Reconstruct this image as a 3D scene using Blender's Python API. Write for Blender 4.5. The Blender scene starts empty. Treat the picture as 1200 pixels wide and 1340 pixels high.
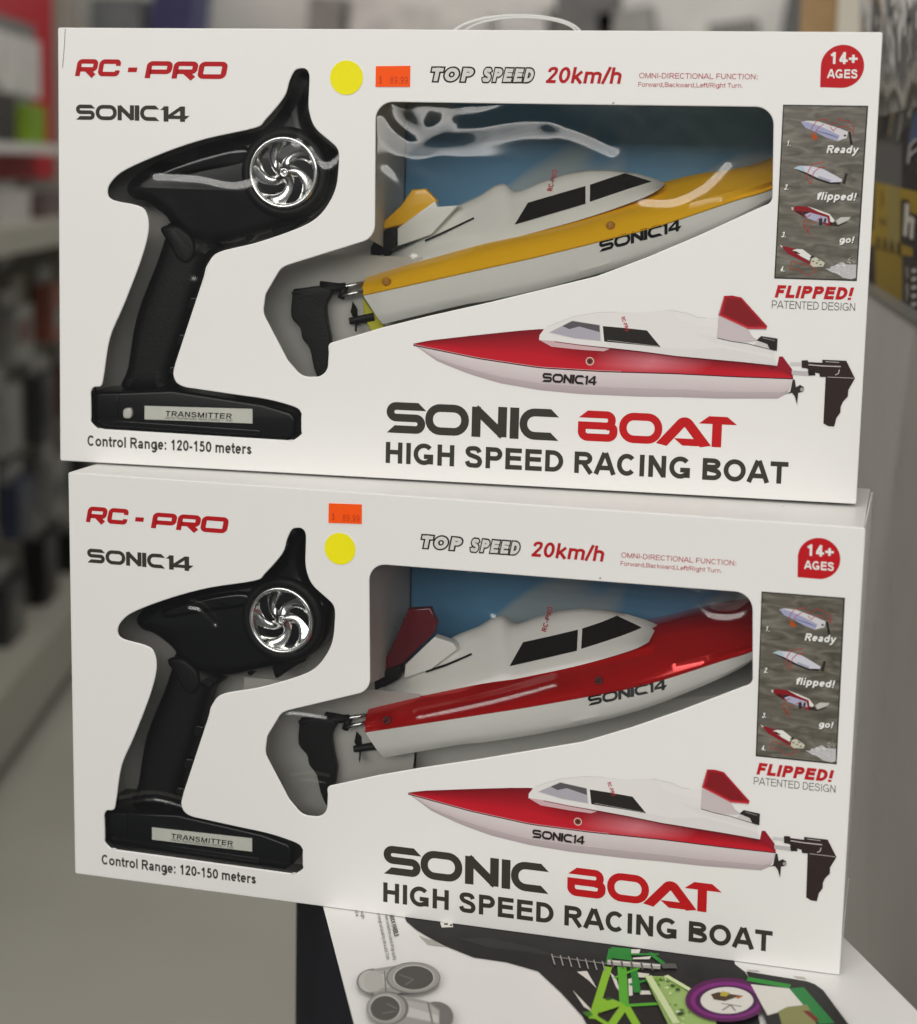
import bpy, bmesh, math, random
from mathutils import Vector, Matrix, noise
random.seed(7)
S = bpy.context.scene
COL = S.collection
R = math.radians
# ------------------------------------------------------------------ camera
cam = bpy.data.cameras.new('camera'); camo = bpy.data.objects.new('camera', cam); COL.objects.link(camo)
camo.matrix_world = Matrix([[0.96593, -0.058878, 0.252019, 0.486426], [0.258019, 0.143224, -0.955465, -0.952186], [0.020161, 0.987937, 0.153536, 0.443757], [0.0, 0.0, 0.0, 1.0]])
cam.sensor_fit = 'HORIZONTAL'; cam.sensor_width = 36.0; cam.lens = 68.734
cam.shift_x = 0.01381; cam.shift_y = -0.08011
cam.clip_start = .02; cam.clip_end = 60
cam.dof.use_dof = True; cam.dof.focus_distance = 1.03; cam.dof.aperture_fstop = 68.734 / 11.5
S.camera = camo
# ------------------------------------------------------------------ light of the shop: dim surround and rows of ceiling tubes, plus two added lamps
w = bpy.data.worlds.new('World'); S.world = w; w.use_nodes = True
bg = w.node_tree.nodes['Background']; bg.inputs[0].default_value = (.95, .98, 1, 1); bg.inputs[1].default_value = .11
def tube(loc, sx, sy, power, aim=None):
    l = bpy.data.lights.new('ceiling_or_fill_lamp', 'AREA'); l.shape = 'RECTANGLE'; l.size = sx; l.size_y = sy
    l.energy = power; l.color = (1, .974, .932)
    o = bpy.data.objects.new('ceiling_or_fill_lamp', l); COL.objects.link(o); o.location = loc
    if aim: o.rotation_euler = (Vector(loc) - Vector(aim)).to_track_quat('Z', 'Y').to_euler()
    return o
for yy, en in ((-8.0, 18), (-6.8, 16), (-5.7, 13), (-4.8, 11), (-4.0, 9.3), (-3.3, 7.5), (-2.6, 5.5)):
    for xx in (-2.4, .55, 3.5):
        tube((xx, yy, 2.1), 2.94, .24, en, (xx, yy + 2, .35))
for yy, en in ((-.85, 12.5), (3.4, 7)):
    for xx in (-2.1, .55, 3.2):
        tube((xx, yy, 2.15), 1.5, .13, en)
tube((-.62, 1.75, 2.15), .14, 1.5, 15)  # lamp added above the aisle to give the floor a pool of light
tube((-.5, 3.95, 2.15), 1.6, .14, 15)  # lamp added only to brighten the goods on the far display
S.view_settings.view_transform = 'Standard'; S.view_settings.look = 'None'
S.view_settings.exposure = 0.09; S.view_settings.gamma = 1.0; S.view_settings.use_curve_mapping = False
S.render.engine = 'CYCLES'
S.cycles.use_denoising = True
S.cycles.max_bounces = 10; S.cycles.transparent_max_bounces = 16; S.cycles.sample_clamp_indirect = 6

# ------------------------------------------------------------------ materials
MATS = {}
def mat(name, col=(.5, .5, .5), rough=.5, metal=0, spec=.5, coat=0, bump=0, bscale=200, var=0, vscale=30):
    m = bpy.data.materials.new(name); m.use_nodes = True
    nt = m.node_tree; b = nt.nodes['Principled BSDF']
    b.inputs['Base Color'].default_value = (*col, 1); b.inputs['Roughness'].default_value = rough
    b.inputs['Metallic'].default_value = metal; b.inputs['Specular IOR Level'].default_value = spec
    if coat: b.inputs['Coat Weight'].default_value = coat; b.inputs['Coat Roughness'].default_value = .05
    tc = nt.nodes.new('ShaderNodeTexCoord')
    if bump:
        n = nt.nodes.new('ShaderNodeTexNoise'); n.inputs['Scale'].default_value = bscale; n.inputs['Detail'].default_value = 3
        bu = nt.nodes.new('ShaderNodeBump'); bu.inputs['Strength'].default_value = bump; bu.inputs['Distance'].default_value = .002
        nt.links.new(tc.outputs['Object'], n.inputs['Vector']); nt.links.new(n.outputs['Fac'], bu.inputs['Height'])
        nt.links.new(bu.outputs['Normal'], b.inputs['Normal'])
    if var:
        n = nt.nodes.new('ShaderNodeTexNoise'); n.inputs['Scale'].default_value = vscale; n.inputs['Detail'].default_value = 4
        r = nt.nodes.new('ShaderNodeMixRGB'); r.inputs[1].default_value = (*[c * (1 - var) for c in col], 1)
        r.inputs[2].default_value = (*[min(1, c * (1 + var)) for c in col], 1)
        nt.links.new(tc.outputs['Object'], n.inputs['Vector']); nt.links.new(n.outputs['Fac'], r.inputs[0])
        nt.links.new(r.outputs[0], b.inputs['Base Color'])
    MATS[name] = m
    return m
mat('white_card', (.80, .79, .77), .36, spec=.45, bump=.10, bscale=14, var=.012, vscale=9)
def speckle(name):                                # tiny handling marks on the card
    nt = MATS[name].node_tree; b = nt.nodes['Principled BSDF']; src = b.inputs['Base Color'].links[0].from_socket
    tc = nt.nodes.new('ShaderNodeTexCoord'); v = nt.nodes.new('ShaderNodeTexVoronoi'); v.inputs['Scale'].default_value = 21
    lt = nt.nodes.new('ShaderNodeMath'); lt.operation = 'LESS_THAN'; lt.inputs[1].default_value = .013
    n = nt.nodes.new('ShaderNodeTexNoise'); n.inputs['Scale'].default_value = 9
    gt = nt.nodes.new('ShaderNodeMath'); gt.operation = 'GREATER_THAN'; gt.inputs[1].default_value = .47
    mu = nt.nodes.new('ShaderNodeMath'); mu.operation = 'MULTIPLY'; mx = nt.nodes.new('ShaderNodeMixRGB'); mx.inputs[2].default_value = (.33, .31, .28, 1)
    L = nt.links.new
    L(tc.outputs['Object'], v.inputs['Vector']); L(tc.outputs['Object'], n.inputs['Vector']); L(v.outputs['Distance'], lt.inputs[0]); L(n.outputs['Fac'], gt.inputs[0])
    L(lt.outputs[0], mu.inputs[0]); L(gt.outputs[0], mu.inputs[1]); L(mu.outputs[0], mx.inputs[0]); L(src, mx.inputs[1]); L(mx.outputs[0], b.inputs['Base Color'])
speckle('white_card')
mat('white_board', (.72, .71, .66), .75, var=.05, vscale=25)
mat('tray_card', (.50, .49, .45), .55, var=.10, vscale=40, bump=.1, bscale=30)
mat('black_plastic', (.006, .006, .006), .26, spec=.35, bump=.015, bscale=300)
mat('gloss_black', (.006, .006, .006), .10, spec=.5)
mat('soft_black', (.008, .008, .0075), .5, spec=.25, bump=.15, bscale=700)
mat('chrome', (.97, .97, .95), .22, metal=1)
mat('silver_rod', (.75, .75, .73), .2, metal=1)
mat('boat_white', (.87, .87, .81), .22, spec=.5, coat=.3, var=.02, vscale=20)
mat('boat_yellow', (.97, .53, .012), .28, spec=.5, coat=.3, var=.03, vscale=20)
mat('boat_red', (.72, .006, .006), .17, metal=.4, spec=.5, coat=.5)
mat('dark_red', (.13, .006, .012), .22, spec=.5, coat=.5)
mat('window_black', (.012, .011, .010), .12, spec=.5)
mat('screw_yellow', (.45, .19, .01), .4)
mat('screw_dark', (.10, .01, .01), .3)
mat('foam_yellow', (.62, .60, .03), .7)
mat('sticker_yellow', (.88, .80, .012), .5, spec=.15, var=.04, vscale=60)
mat('sticker_orange', (.98, .10, .008), .5, spec=.15, var=.05, vscale=90)
mat('label_white', (.88, .88, .78), .4)
mat('switch_white', (.8, .79, .7), .35)
mat('navy_plastic', (.010, .010, .018), .7, spec=.1)
# printed ink: the colour of each printed shape is kept per vertex, as ink on the card
m = bpy.data.materials.new('printed_ink'); m.use_nodes = True; nt = m.node_tree
a = nt.nodes.new('ShaderNodeVertexColor'); a.layer_name = 'ink'; b = nt.nodes['Principled BSDF']
b.inputs['Roughness'].default_value = .5; b.inputs['Specular IOR Level'].default_value = .2
nt.links.new(a.outputs['Color'], b.inputs['Base Color']); MATS['ink'] = m
# clear film
def film_mat(name, tint, rough, boost, haze, ns, nb):
    m = bpy.data.materials.new(name); m.use_nodes = True; nt = m.node_tree; nt.nodes.clear()
    out = nt.nodes.new('ShaderNodeOutputMaterial'); mx = nt.nodes.new('ShaderNodeMixShader')
    tr = nt.nodes.new('ShaderNodeBsdfTransparent'); tr.inputs[0].default_value = (*tint, 1)
    gl = nt.nodes.new('ShaderNodeBsdfGlossy'); gl.inputs['Roughness'].default_value = rough
    fr = nt.nodes.new('ShaderNodeFresnel'); fr.inputs['IOR'].default_value = 1.5
    mu = nt.nodes.new('ShaderNodeMath'); mu.operation = 'MULTIPLY_ADD'; mu.use_clamp = True
    mu.inputs[1].default_value = boost; mu.inputs[2].default_value = haze
    tc = nt.nodes.new('ShaderNodeTexCoord'); n = nt.nodes.new('ShaderNodeTexNoise')
    n.inputs['Scale'].default_value = ns; n.inputs['Detail'].default_value = 2
    bu = nt.nodes.new('ShaderNodeBump'); bu.inputs['Strength'].default_value = nb; bu.inputs['Distance'].default_value = .004
    L = nt.links.new
    L(tc.outputs['Object'], n.inputs['Vector']); L(n.outputs['Fac'], bu.inputs['Height'])
    L(bu.outputs['Normal'], gl.inputs['Normal']); L(fr.outputs[0], mu.inputs[0]); L(mu.outputs[0], mx.inputs[0])
    L(tr.outputs[0], mx.inputs[1]); L(gl.outputs[0], mx.inputs[2]); L(mx.outputs[0], out.inputs[0])
    MATS[name] = m
film_mat('film', (.985, .99, .99), .13, 1.7, .0, 26, .05)
film_mat('blister', (.9, .92, .93), .04, 1.8, .02, 18, .3)

# ------------------------------------------------------------------ mesh helpers
def link(name, me, m=None, parent=None, smooth=False):
    o = bpy.data.objects.new(name, me); COL.objects.link(o)
    if m: me.materials.append(MATS[m] if isinstance(m, str) else m)
    if parent: o.parent = parent
    if smooth:
        for p in me.polygons: p.use_smooth = True
    return o
def mesh(name, verts, faces, m=None, parent=None, smooth=False):
    me = bpy.data.meshes.new(name); me.from_pydata([tuple(v) for v in verts], [], faces); me.update()
    return link(name, me, m, parent, smooth)
def tag(o, label, cat, group=None, kind=None):
    if label: o['label'] = label
    if cat: o['category'] = cat
    if group: o['group'] = group
    if kind: o['kind'] = kind
    return o
def empty(name, label, cat, M=None, group=None):
    o = bpy.data.objects.new(name, None); COL.objects.link(o); o.empty_display_size = .02
    if M is not None: o.matrix_world = M
    return tag(o, label, cat, group)
class MB:
    """collects shapes into one mesh"""
    def __init__(s): s.v = []; s.f = []; s.c = []
    def add(s, vs, fs, col=None):
        n = len(s.v); s.v += [tuple(v) for v in vs]; s.f += [tuple(i + n for i in f) for f in fs]
        s.c += [col] * len(vs)
    def box(s, x0, y0, z0, x1, y1, z1, col=None, M=None):
        vs = [Vector((x, y, z)) for x in (x0, x1) for y in (y0, y1) for z in (z0, z1)]
        if M: vs = [M @ v for v in vs]
        s.add(vs, [(0, 1, 3, 2), (4, 6, 7, 5), (0, 4, 5, 1), (2, 3, 7, 6), (0, 2, 6, 4), (1, 5, 7, 3)], col)
    def tube(s, pts, r, n=10, col=None):
        pts = [Vector(p) for p in pts]; rr = r if isinstance(r, (list, tuple)) else [r] * len(pts); vs = []; fs = []
        for i, p in enumerate(pts):
            d = (pts[min(i + 1, len(pts) - 1)] - pts[max(i - 1, 0)]).normalized()
            u = d.cross(Vector((0, 0, 1)) if abs(d.z) < .9 else Vector((0, 1, 0))).normalized(); v = d.cross(u)
            vs += [p + (u * math.cos(k * 2 * math.pi / n) + v * math.sin(k * 2 * math.pi / n)) * rr[i] for k in range(n)]
        for i in range(len(pts) - 1):
            fs += [(i * n + k, i * n + (k + 1) % n, i * n + n + (k + 1) % n, i * n + n + k) for k in range(n)]
        fs += [tuple(range(n))[::-1], tuple((len(pts) - 1) * n + k for k in range(n))]
        s.add(vs, fs, col)
    def torus(s, c, R0, r, nor=Vector((0, -1, 0)), n=56, k=12, col=None):
        nor = nor.normalized(); u = nor.orthogonal().normalized(); v = nor.cross(u); vs = []; fs = []
        for i in range(n):
            a = i * 2 * math.pi / n; d = u * math.cos(a) + v * math.sin(a)
            for j in range(k):
                b = j * 2 * math.pi / k
                vs.append(Vector(c) + d * (R0 + r * math.cos(b)) + nor * r * math.sin(b))
        for i in range(n):
            for j in range(k):
                fs.append((i * k + j, ((i + 1) % n) * k + j, ((i + 1) % n) * k + (j + 1) % k, i * k + (j + 1) % k))
        s.add(vs, fs, col)
    def loft(s, rows, col=None, closed=False):
        n = len(rows[0]); vs = [p for r in rows for p in r]; fs = []
        for i in range(len(rows) - 1):
            for j in range(n - 1): fs.append((i * n + j, i * n + j + 1, i * n + n + j + 1, i * n + n + j))
        s.add(vs, fs, None); k = len(vs)
        if col is not None:
            for i in range(len(rows)):
                for j in range(n): s.c[len(s.v) - k + i * n + j] = col[i] if isinstance(col, list) else col
    def build(s, name, m=None, parent=None, smooth=False, off=None):
        vs = s.v if off is None else [Vector(v) - off for v in s.v]
        o = mesh(name, vs, s.f, m, parent, smooth)
        if any(c is not None for c in s.c):
            at = o.data.color_attributes.new('ink', 'FLOAT_COLOR', 'POINT')
            for i, c in enumerate(s.c): at.data[i].color = (*(c or (.5, .5, .5)), 1)
        return o
def prism(rings, y0, y1, bevel=0, holes=None, res=3):
    """outline(s) in X,Z filled and given depth from y0 (front) to y1, with a rounded rim; returns a mesh"""
    cu = bpy.data.curves.new('outline', 'CURVE'); cu.dimensions = '2D'; cu.fill_mode = 'BOTH'
    cu.extrude = max((y1 - y0) / 2 - bevel, 0); cu.bevel_depth = bevel; cu.bevel_resolution = res; cu.offset = -bevel
    for r in rings:
        sp = cu.splines.new('POLY'); sp.points.add(len(r) - 1)
        for i, q in enumerate(r): sp.points[i].co = (q[0], q[1], 0, 1)
        sp.use_cyclic_u = True
    o = bpy.data.objects.new('outline', cu); COL.objects.link(o)
    dg = bpy.context.evaluated_depsgraph_get(); me = bpy.data.meshes.new_from_object(o.evaluated_get(dg))
    bpy.data.objects.remove(o); bpy.data.curves.remove(cu)
    ym = (y0 + y1) / 2
    for v in me.vertices:
        x, z, d = v.co; v.co = (x, ym - d, z)
    me.flip_normals() if False else None
    bm = bmesh.new(); bm.from_mesh(me); bmesh.ops.remove_doubles(bm, verts=bm.verts, dist=1e-6)
    bmesh.ops.recalc_face_normals(bm, faces=bm.faces); bm.to_mesh(me); bm.free()
    return me
def prism_obj(name, ring, y0, y1, bevel, m, parent, off=None, smooth=True, rings=None):
    me = prism(rings or [ring], y0, y1, bevel)
    me.name = name
    if off is not None: me.transform(Matrix.Translation(-off))
    o = link(name, me, m, parent)
    if smooth:
        for p in me.polygons: p.use_smooth = True
        me.set_sharp_from_angle(angle=R(40))
    return o
def rounded(pts, r, n=6, closed=False):
    pts = [Vector(p) for p in pts]; out = []; N = len(pts)
    for i, p in enumerate(pts):
        if not closed and i in (0, N - 1): out.append(p); continue
        a = pts[i - 1] - p; b = pts[(i + 1) % N] - p
        la, lb = a.length, b.length; a.normalize(); b.normalize()
        ang = a.angle(b)
        if ang > math.pi - .02: out.append(p); continue
        t = min(r / math.tan(ang / 2), la * .499, lb * .499); rr = t * math.tan(ang / 2)
        A = p + a * t; B = p + b * t; c = p + (a + b).normalized() * (rr / math.sin(ang / 2))
        va, vb = A - c, B - c
        a0 = math.atan2(va.y, va.x); d = math.atan2(vb.y, vb.x) - a0
        d = (d + math.pi) % (2 * math.pi) - math.pi
        out += [c + Vector((math.cos(a0 + d * k / n), math.sin(a0 + d * k / n))) * rr for k in range(n + 1)]
    return out
def smooth_line(pts, n=8, closed=False):
    P = [Vector(p) for p in pts]; N = len(P); out = []
    for i in range(N if closed else N - 1):
        g = lambda k: P[k % N] if closed else P[max(0, min(N - 1, k))]
        p0, p1, p2, p3 = g(i - 1), g(i), g(i + 1), g(i + 2)
        for k in range(n):
            t = k / n
            out.append(.5 * ((2 * p1) + (p2 - p0) * t + (2 * p0 - 5 * p1 + 4 * p2 - p3) * t * t + (3 * p1 - p0 - 3 * p2 + p3) * t ** 3))
    if not closed: out.append(P[-1])
    return out
def resample(pts, n):
    P = [Vector(p) for p in pts]; d = [0]
    for a, b in zip(P, P[1:]): d.append(d[-1] + (b - a).length)
    out = []; j = 0
    for i in range(n):
        t = d[-1] * i / (n - 1)
        while j < len(P) - 2 and d[j + 1] < t: j += 1
        k = (t - d[j]) / max(d[j + 1] - d[j], 1e-9); out.append(P[j].lerp(P[j + 1], min(max(k, 0), 1)))
    return out

# ------------------------------------------------------------------ lettering drawn as strokes
def arc(cx, cy, rx, ry, a0, a1, n=12):
    return [(cx + rx * math.cos(R(a0 + (a1 - a0) * k / n)), cy + ry * math.sin(R(a0 + (a1 - a0) * k / n))) for k in range(n + 1)]
def glyph(ch, w):
    """grotesque letters, cap height 1: advance and centre lines"""
    t = w / 2; xh = .73
    W = dict(A=1.01, B=1, C=1.0, D=1, E=.93, F=.85, G=1.09, H=1, I=.39, L=.85, M=1.16, N=1, O=1.09, P=.93, R=1, S=.93, T=.85, U=1, V=.93, X=.93, Y=.93, K=1.0, W=1.3,
             a=.78, b=.85, c=.78, d=.85, e=.78, f=.46, g=.85, h=.85, i=.39, k=.78, l=.39, m=1.24, n=.85, o=.85, p=.85, q=.85, r=.56, s=.76, t=.47, u=.85, w=1.08, y=.78)
    W.update({'-': .46, ':': .42, '.': .39, ',': .39, '+': .82, '/': .4, '!': .44, '$': .78, ' ': .36})
    A = W.get(ch, .78); l = .1 + t; r = A - .1 - t; S_ = []
    P = lambda *p: S_.append((list(p), False))
    E = lambda cx, cy, rx, ry: S_.append((arc(cx, cy, rx, ry, 0, 360, 28)[:-1], True))
    m = A / 2
    if ch == 'H': P((l, 0), (l, 1)); P((r, 0), (r, 1)); P((l, .53), (r, .53))
    elif ch == 'I': P((m, 0), (m, 1))
    elif ch == 'E': P((l, 0), (l, 1)); P((l, 1 - t), (A - .07, 1 - t)); P((l, .53), (A - .1, .53)); P((l, t), (A - .05, t))
    elif ch == 'F': P((l, 0), (l, 1)); P((l, 1 - t), (A - .05, 1 - t)); P((l, .5), (A - .12, .5))
    elif ch == 'L': P((l, 0), (l, 1)); P((l, t), (A - .04, t))
    elif ch == 'D': P((l, 0), (l, 1)); P((l, 1 - t), *arc(.44, .5, A - .06 - t - .44, .5 - t, 90, -90, 18), (l, t))
    elif ch == 'P': P((l, 0), (l, 1)); P((l, 1 - t), *arc(.55, .685, A - .05 - t - .55, .315 - t, 90, -90), (l, .37 + t))
    elif ch == 'R':
        P((l, 0), (l, 1)); P((l, 1 - t), *arc(.58, .7, A - .08 - t - .58, .3 - t, 90, -90), (l, .4 + t)); P((.5, .4 + t), (A - .02 - t, 0))
    elif ch == 'B':
        P((l, 0), (l, 1)); P((l, 1 - t), *arc(.56, .745, A - .1 - t - .56, .255 - t, 90, -90), (l, .49 + t))
        P((l, .54), *arc(.58, .28, A - .05 - t - .58, .28 - t, 90, -90), (l, t))
    elif ch in 'OQ': E(m, .5, m - .05 - t, .51 - t)
    elif ch == '0': E(m, .5, m - .05 - t, .5 - t)
    elif ch == 'C': P(*arc(m, .5, m - .05 - t, .51 - t, 42, 318, 24))
    elif ch == 'G': P(*arc(m, .5, m - .05 - t, .51 - t, 42, 325, 24), (r, .14)); P((r, .04), (r, .5)); P((r, .5 - t), (m, .5 - t))
    elif ch == 'S' or ch == '$':
        P(*smooth_line([(r + .01, .72), (r - .08, .86), (m, 1 - t + .01), (l + .04, .87), (l - .03, .74), (l + .06, .60), (m, .53), (r - .04, .44), (r + .035, .28), (r - .05, .12), (m, t - .01), (l + .03, .13), (l - .05, .29)], 4))
        if ch == '$': P((m, -.1), (m, 1.1))
    elif ch == 'T': P((m, 0), (m, 1)); P((.03, 1 - t), (A - .03, 1 - t))
    elif ch == 'U': P((l, 1), *arc(m, .38, m - l, .38 - t, 180, 360, 14), (r, 1))
    elif ch == 'N': P((l, 0), (l, 1)); P((r, 0), (r, 1)); P((l, 1 - t * .6), (r, t * .6))
    elif ch == 'M': P((l, 0), (l, 1)); P((r, 0), (r, 1)); P((l, 1), (m, t * .6), (r, 1))
    elif ch == 'A': P((t * .9, 0), (m - t * .25, 1)); P((A - t * .9, 0), (m + t * .25, 1)); P((.24, .3), (A - .24, .3))
    elif ch == 'V': P((t * .8, 1), (m, 0), (A - t * .8, 1))
    elif ch == 'X': P((t, 1), (A - t, 0)); P((A - t, 1), (t, 0))
    elif ch == 'K': P((l, 0), (l, 1)); P((l, .35), (A - .1, 1)); P((l + .2, .55), (A - .06, 0))
    elif ch == 'W': P((t, 1), (A * .27, 0), (m, 1), (A * .73, 0), (A - t, 1))
    elif ch == '1': P((m + .06, 0), (m + .06, 1)); P((m + .06, .9), (m - .2, .70))
    elif ch == '2': P(*smooth_line([(l - .02, .68), (l + .03, .84), (m, 1 - t), (r - .02, .86), (r + .0, .68), (r - .1, .5), (l + .1, .25), (l - .02, .06)], 4)); P((l - t - .02, t), (r + t, t))
    elif ch == '3': P(*smooth_line([(l - .02, .76), (m - .08, .98 - t), (r - .04, .87), (r - .03, .63), (m - .02, .53)], 5)); P(*smooth_line([(m - .02, .53), (r - .01, .44), (r + .01, .18), (m, t), (l, .12), (l - .04, .26)], 5))
    elif ch == '4': P((r - .1, 0), (r - .1, 1)); P((r - .1, .96), (l - .05, .3)); P((l - t, .28), (A - .03, .28))
    elif ch == '5': P((r, 1 - t), (l + .06, 1 - t), (l + .0, .52)); P(*smooth_line([(l + .0, .52), (m + .02, .62), (r, .46), (r, .22), (m, t), (l, .12), (l - .04, .25)], 5))
    elif ch == '9': E(m, .67, m - .07 - t, .33 - t); P((r + .02, .67), *arc(m, .45, r + .02 - m, .45 - t, 0, -140, 10))
    elif ch == '8': E(m, .745, m - .12 - t, .255 - t); E(m, .27, m - .07 - t, .27 - t)
    elif ch == '-': P((.06, .36), (A - .06, .36))
    elif ch == ':': P((m, 0), (m, .2)); P((m, .53), (m, .73))
    elif ch == '.': P((m, 0), (m, .19))
    elif ch == ',': P((m + .02, .19), (m + .02, 0), (m - .08, -.17))
    elif ch == '+': P((.06, .45), (A - .06, .45)); P((m, .11), (m, .79))
    elif ch == '/': P((.0 + t * .5, -.02), (A - t * .5, 1.02))
    elif ch == '!': P((m, .3), (m, 1)); P((m, 0), (m, .19))
    elif ch == 'l': P((m, 0), (m, 1))
    elif ch == 'i': P((m, 0), (m, xh)); P((m, .84), (m, 1))
    elif ch in 'nhr':
        P((l, 0), (l, 1 if ch == 'h' else xh))
        if ch == 'r': P(*arc(l + .27, .45, .27, xh - t - .45, 180, 70, 8))
        else: P(*arc((l + r) / 2, .47, (r - l) / 2, xh - t - .47, 180, 0, 12), (r, 0))
    elif ch == 'm':
        P((l, 0), (l, xh)); P(*arc((l + m) / 2, .5, (m - l) / 2, xh - t - .5, 180, 0), (m, 0)); P(*arc((m + r) / 2, .5, (r - m) / 2, xh - t - .5, 180, 0), (r, 0))
    elif ch == 'u': P((r, 0), (r, xh)); P((l, xh), *arc((l + r) / 2, .27, (r - l) / 2, .27 - t, 180, 360, 12))
    elif ch == 'o': E(m, xh / 2, m - .05 - t, xh / 2 + .01 - t)
    elif ch == 'c': P(*arc(m, xh / 2, m - .05 - t, xh / 2 + .01 - t, 45, 315, 18))
    elif ch == 'e': P(*arc(m, xh / 2, m - .05 - t, xh / 2 + .01 - t, -45, -360, 20)); P((l - .02, xh / 2), (r + t + .02, xh / 2))
    elif ch == 'a': P((r, 0), (r, .45), *arc((l + r) / 2, .47, (r - l) / 2, xh - t - .47, 0, 165, 10)); E((l + r) / 2 - .02, .21, (r - l) / 2 + .02, .22 - t)
    elif ch in 'dbpgq':
        E(m, xh / 2, m - .06 - t, xh / 2 + .01 - t)
        x = l if ch in 'bp' else r
        if ch in 'db': P((x, 0), (x, 1))
        elif ch in 'pq': P((x, -.28), (x, xh))
        else: P((x, xh), (x, -.05), *arc(m, -.05, r - m, .23 - t * .6, 0, -160, 10))
    elif ch == 's': P(*smooth_line([(r, .52), (m, xh - t), (l, .53), (m, .37), (r, .2), (m, t), (l - .04, .2)], 5))
    elif ch == 't': P((m - .02, 1 - .05), (m - .02, .2), (m + .05, t), (A - .02, t)); P((.02, xh - t), (A - .02, xh - t))
    elif ch == 'f': P((m - .05, 0), (m - .05, .8), *arc(m + .12, .8, .17, .2 - t, 180, 90, 6), (A + .02, 1 - t)); P((.02, xh - t), (A - .02, xh - t))
    elif ch == 'k': P((l, 0), (l, 1)); P((l, .26), (A - .12, xh)); P((l + .14, .42), (A - .06, 0))
    elif ch == 'y': P((t, xh), (m + .02, .06)); P((A - t, xh), (m - .06, -.18), (m - .2, -.24), (m - .3, -.23))
    elif ch == 'w': P((t, xh), (A * .28, 0), (m, xh), (A * .72, 0), (A - t, xh))
    return A, S_
# wide techno letters: (width, [(points, corner radius, stroke, closed, slant at start, slant at end)])
def techno(ch):
    q = .25; T = q / 2; H = 1 - T
    D = {
     'S': (1.27, [([(1.16, H), (.12, H), (.12, .5), (1.14, .5), (1.14, T), (.14, T)], .19, q, 0, .13, .13)]),
     'O': (1.43, [([(.13, T), (.13, H), (1.30, H), (1.30, T)], .36, q, 1, 0, 0)]),
     'N': (1.10, [([(.14, 0), (.14, .97)], 0, .28, 0, 0, 0), ([(.96, .03), (.96, 1)], 0, .28, 0, 0, 0), ([(.10, .92), (1.0, .08)], 0, .27, 0, 0, 0)]),
     'I': (.30, [([(.15, 0), (.15, 1)], 0, .30, 0, 0, 0)]),
     'C': (1.27, [([(1.15, H), (.13, H), (.13, T), (1.15, T)], .37, q, 0, .13, -.13)]),
     '1': (.42, [([(.28, 0), (.28, 1)], 0, .26, 0, 0, 0), ([(.28, H), (.08, H)], 0, q, 0, 0, .12)]),
     '4': (1.15, [([(.80, 0), (.80, 1)], 0, .26, 0, 0, 0), ([(.76, .93), (.10, .36)], 0, .2, 0, 0, 0), ([(.04, .29), (1.08, .29)], 0, .22, 0, 0, .1)]),
     'B': (1.25, [([(.16, H + .01), (1.06, H + .01), (1.06, .515), (.0, .515)], .17, .24, 0, -.14, 0), ([(.125, .50), (.125, T), (1.12, T), (1.12, .50), (.9, .50)], .18, q, 0, 0, 0)]),
     'A': (1.62, [([(.12, 0), (.80, .86), (1.44, 0)], .13, .30, 0, .07, .07), ([(.62, .115), (1.36, .115)], 0, .23, 0, .13, 0)]),
     'T': (1.02, [([(.12, H), (.92, H)], 0, q, 0, -.14, -.14), ([(.50, 0), (.50, .9)], 0, .27, 0, 0, 0)]),
    }
    return D[ch]
def block(ch):
    q = .27; T = q / 2; H = 1 - T
    D = {
     'R': (1.22, [([(T, 0), (T, H), (1.22 - T, H), (1.22 - T, .40), (.2, .40)], .15, q, 0, 0, 0), ([(.62, .40), (1.08, 0)], 0, .30, 0, 0, 0)]),
     'C': (1.24, [([(1.24 - T, .62), (1.24 - T, H), (T, H), (T, T), (1.24 - T, T), (1.24 - T, .36)], .17, q, 0, 0, 0)]),
     'P': (1.30, [([(T, 0), (T, H), (1.30 - T, H), (1.30 - T, .38), (.2, .38)], .15, q, 0, 0, 0)]),
     'O': (1.42, [([(T, T), (T, H), (1.42 - T, H), (1.42 - T, T)], .17, q, 1, 0, 0)]),
     '-': (.72, [([(0, .45), (.70, .45)], 0, .28, 0, 0, 0)]),
    }
    return D[ch]
def ribbon(pts, sw, closed, s0=0, s1=0):
    P = [Vector(p) for p in pts]; N = len(P); L = []; Q = []
    for i in range(N):
        if closed: a, b = P[i] - P[i - 1], P[(i + 1) % N] - P[i]
        else:
            a = P[i] - P[i - 1] if i else P[1] - P[0]; b = P[i + 1] - P[i] if i < N - 1 else P[-1] - P[-2]
        a.normalize(); b.normalize(); na = Vector((-a.y, a.x)); nb = Vector((-b.y, b.x)); n = na + nb
        n = na if n.length < .3 else n.normalized(); k = min(1 / max(n.dot(nb), .35), 2.2)
        e = Vector((0, 0))
        if not closed and i == 0: e = -a * s0
        if not closed and i == N - 1: e = a * s1
        L.append(P[i] + n * k * sw / 2 + e); Q.append(P[i] - n * k * sw / 2 - e)
    vs = L + Q; fs = [(i + N, (i + 1) % N + N, (i + 1) % N, i) for i in range(N if closed else N - 1)]
    return vs, fs
def lettering(mb, items, place, col, y, step=-.000012):
    """items: [(points, corner radius, stroke, closed, s0, s1)] in letter space; place maps them to X,Z"""
    for k, (pts, r, sw, cl, s0, s1) in enumerate(items):
        if r: pts = rounded(pts, r, 6, cl)
        vs, fs = ribbon(pts, sw, cl, s0, s1)
        out = []
        for v in vs:
            x, z = place(v[0], v[1]); out.append((x, y + step * (k % 7), z))
        mb.add(out, fs, col)
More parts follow.
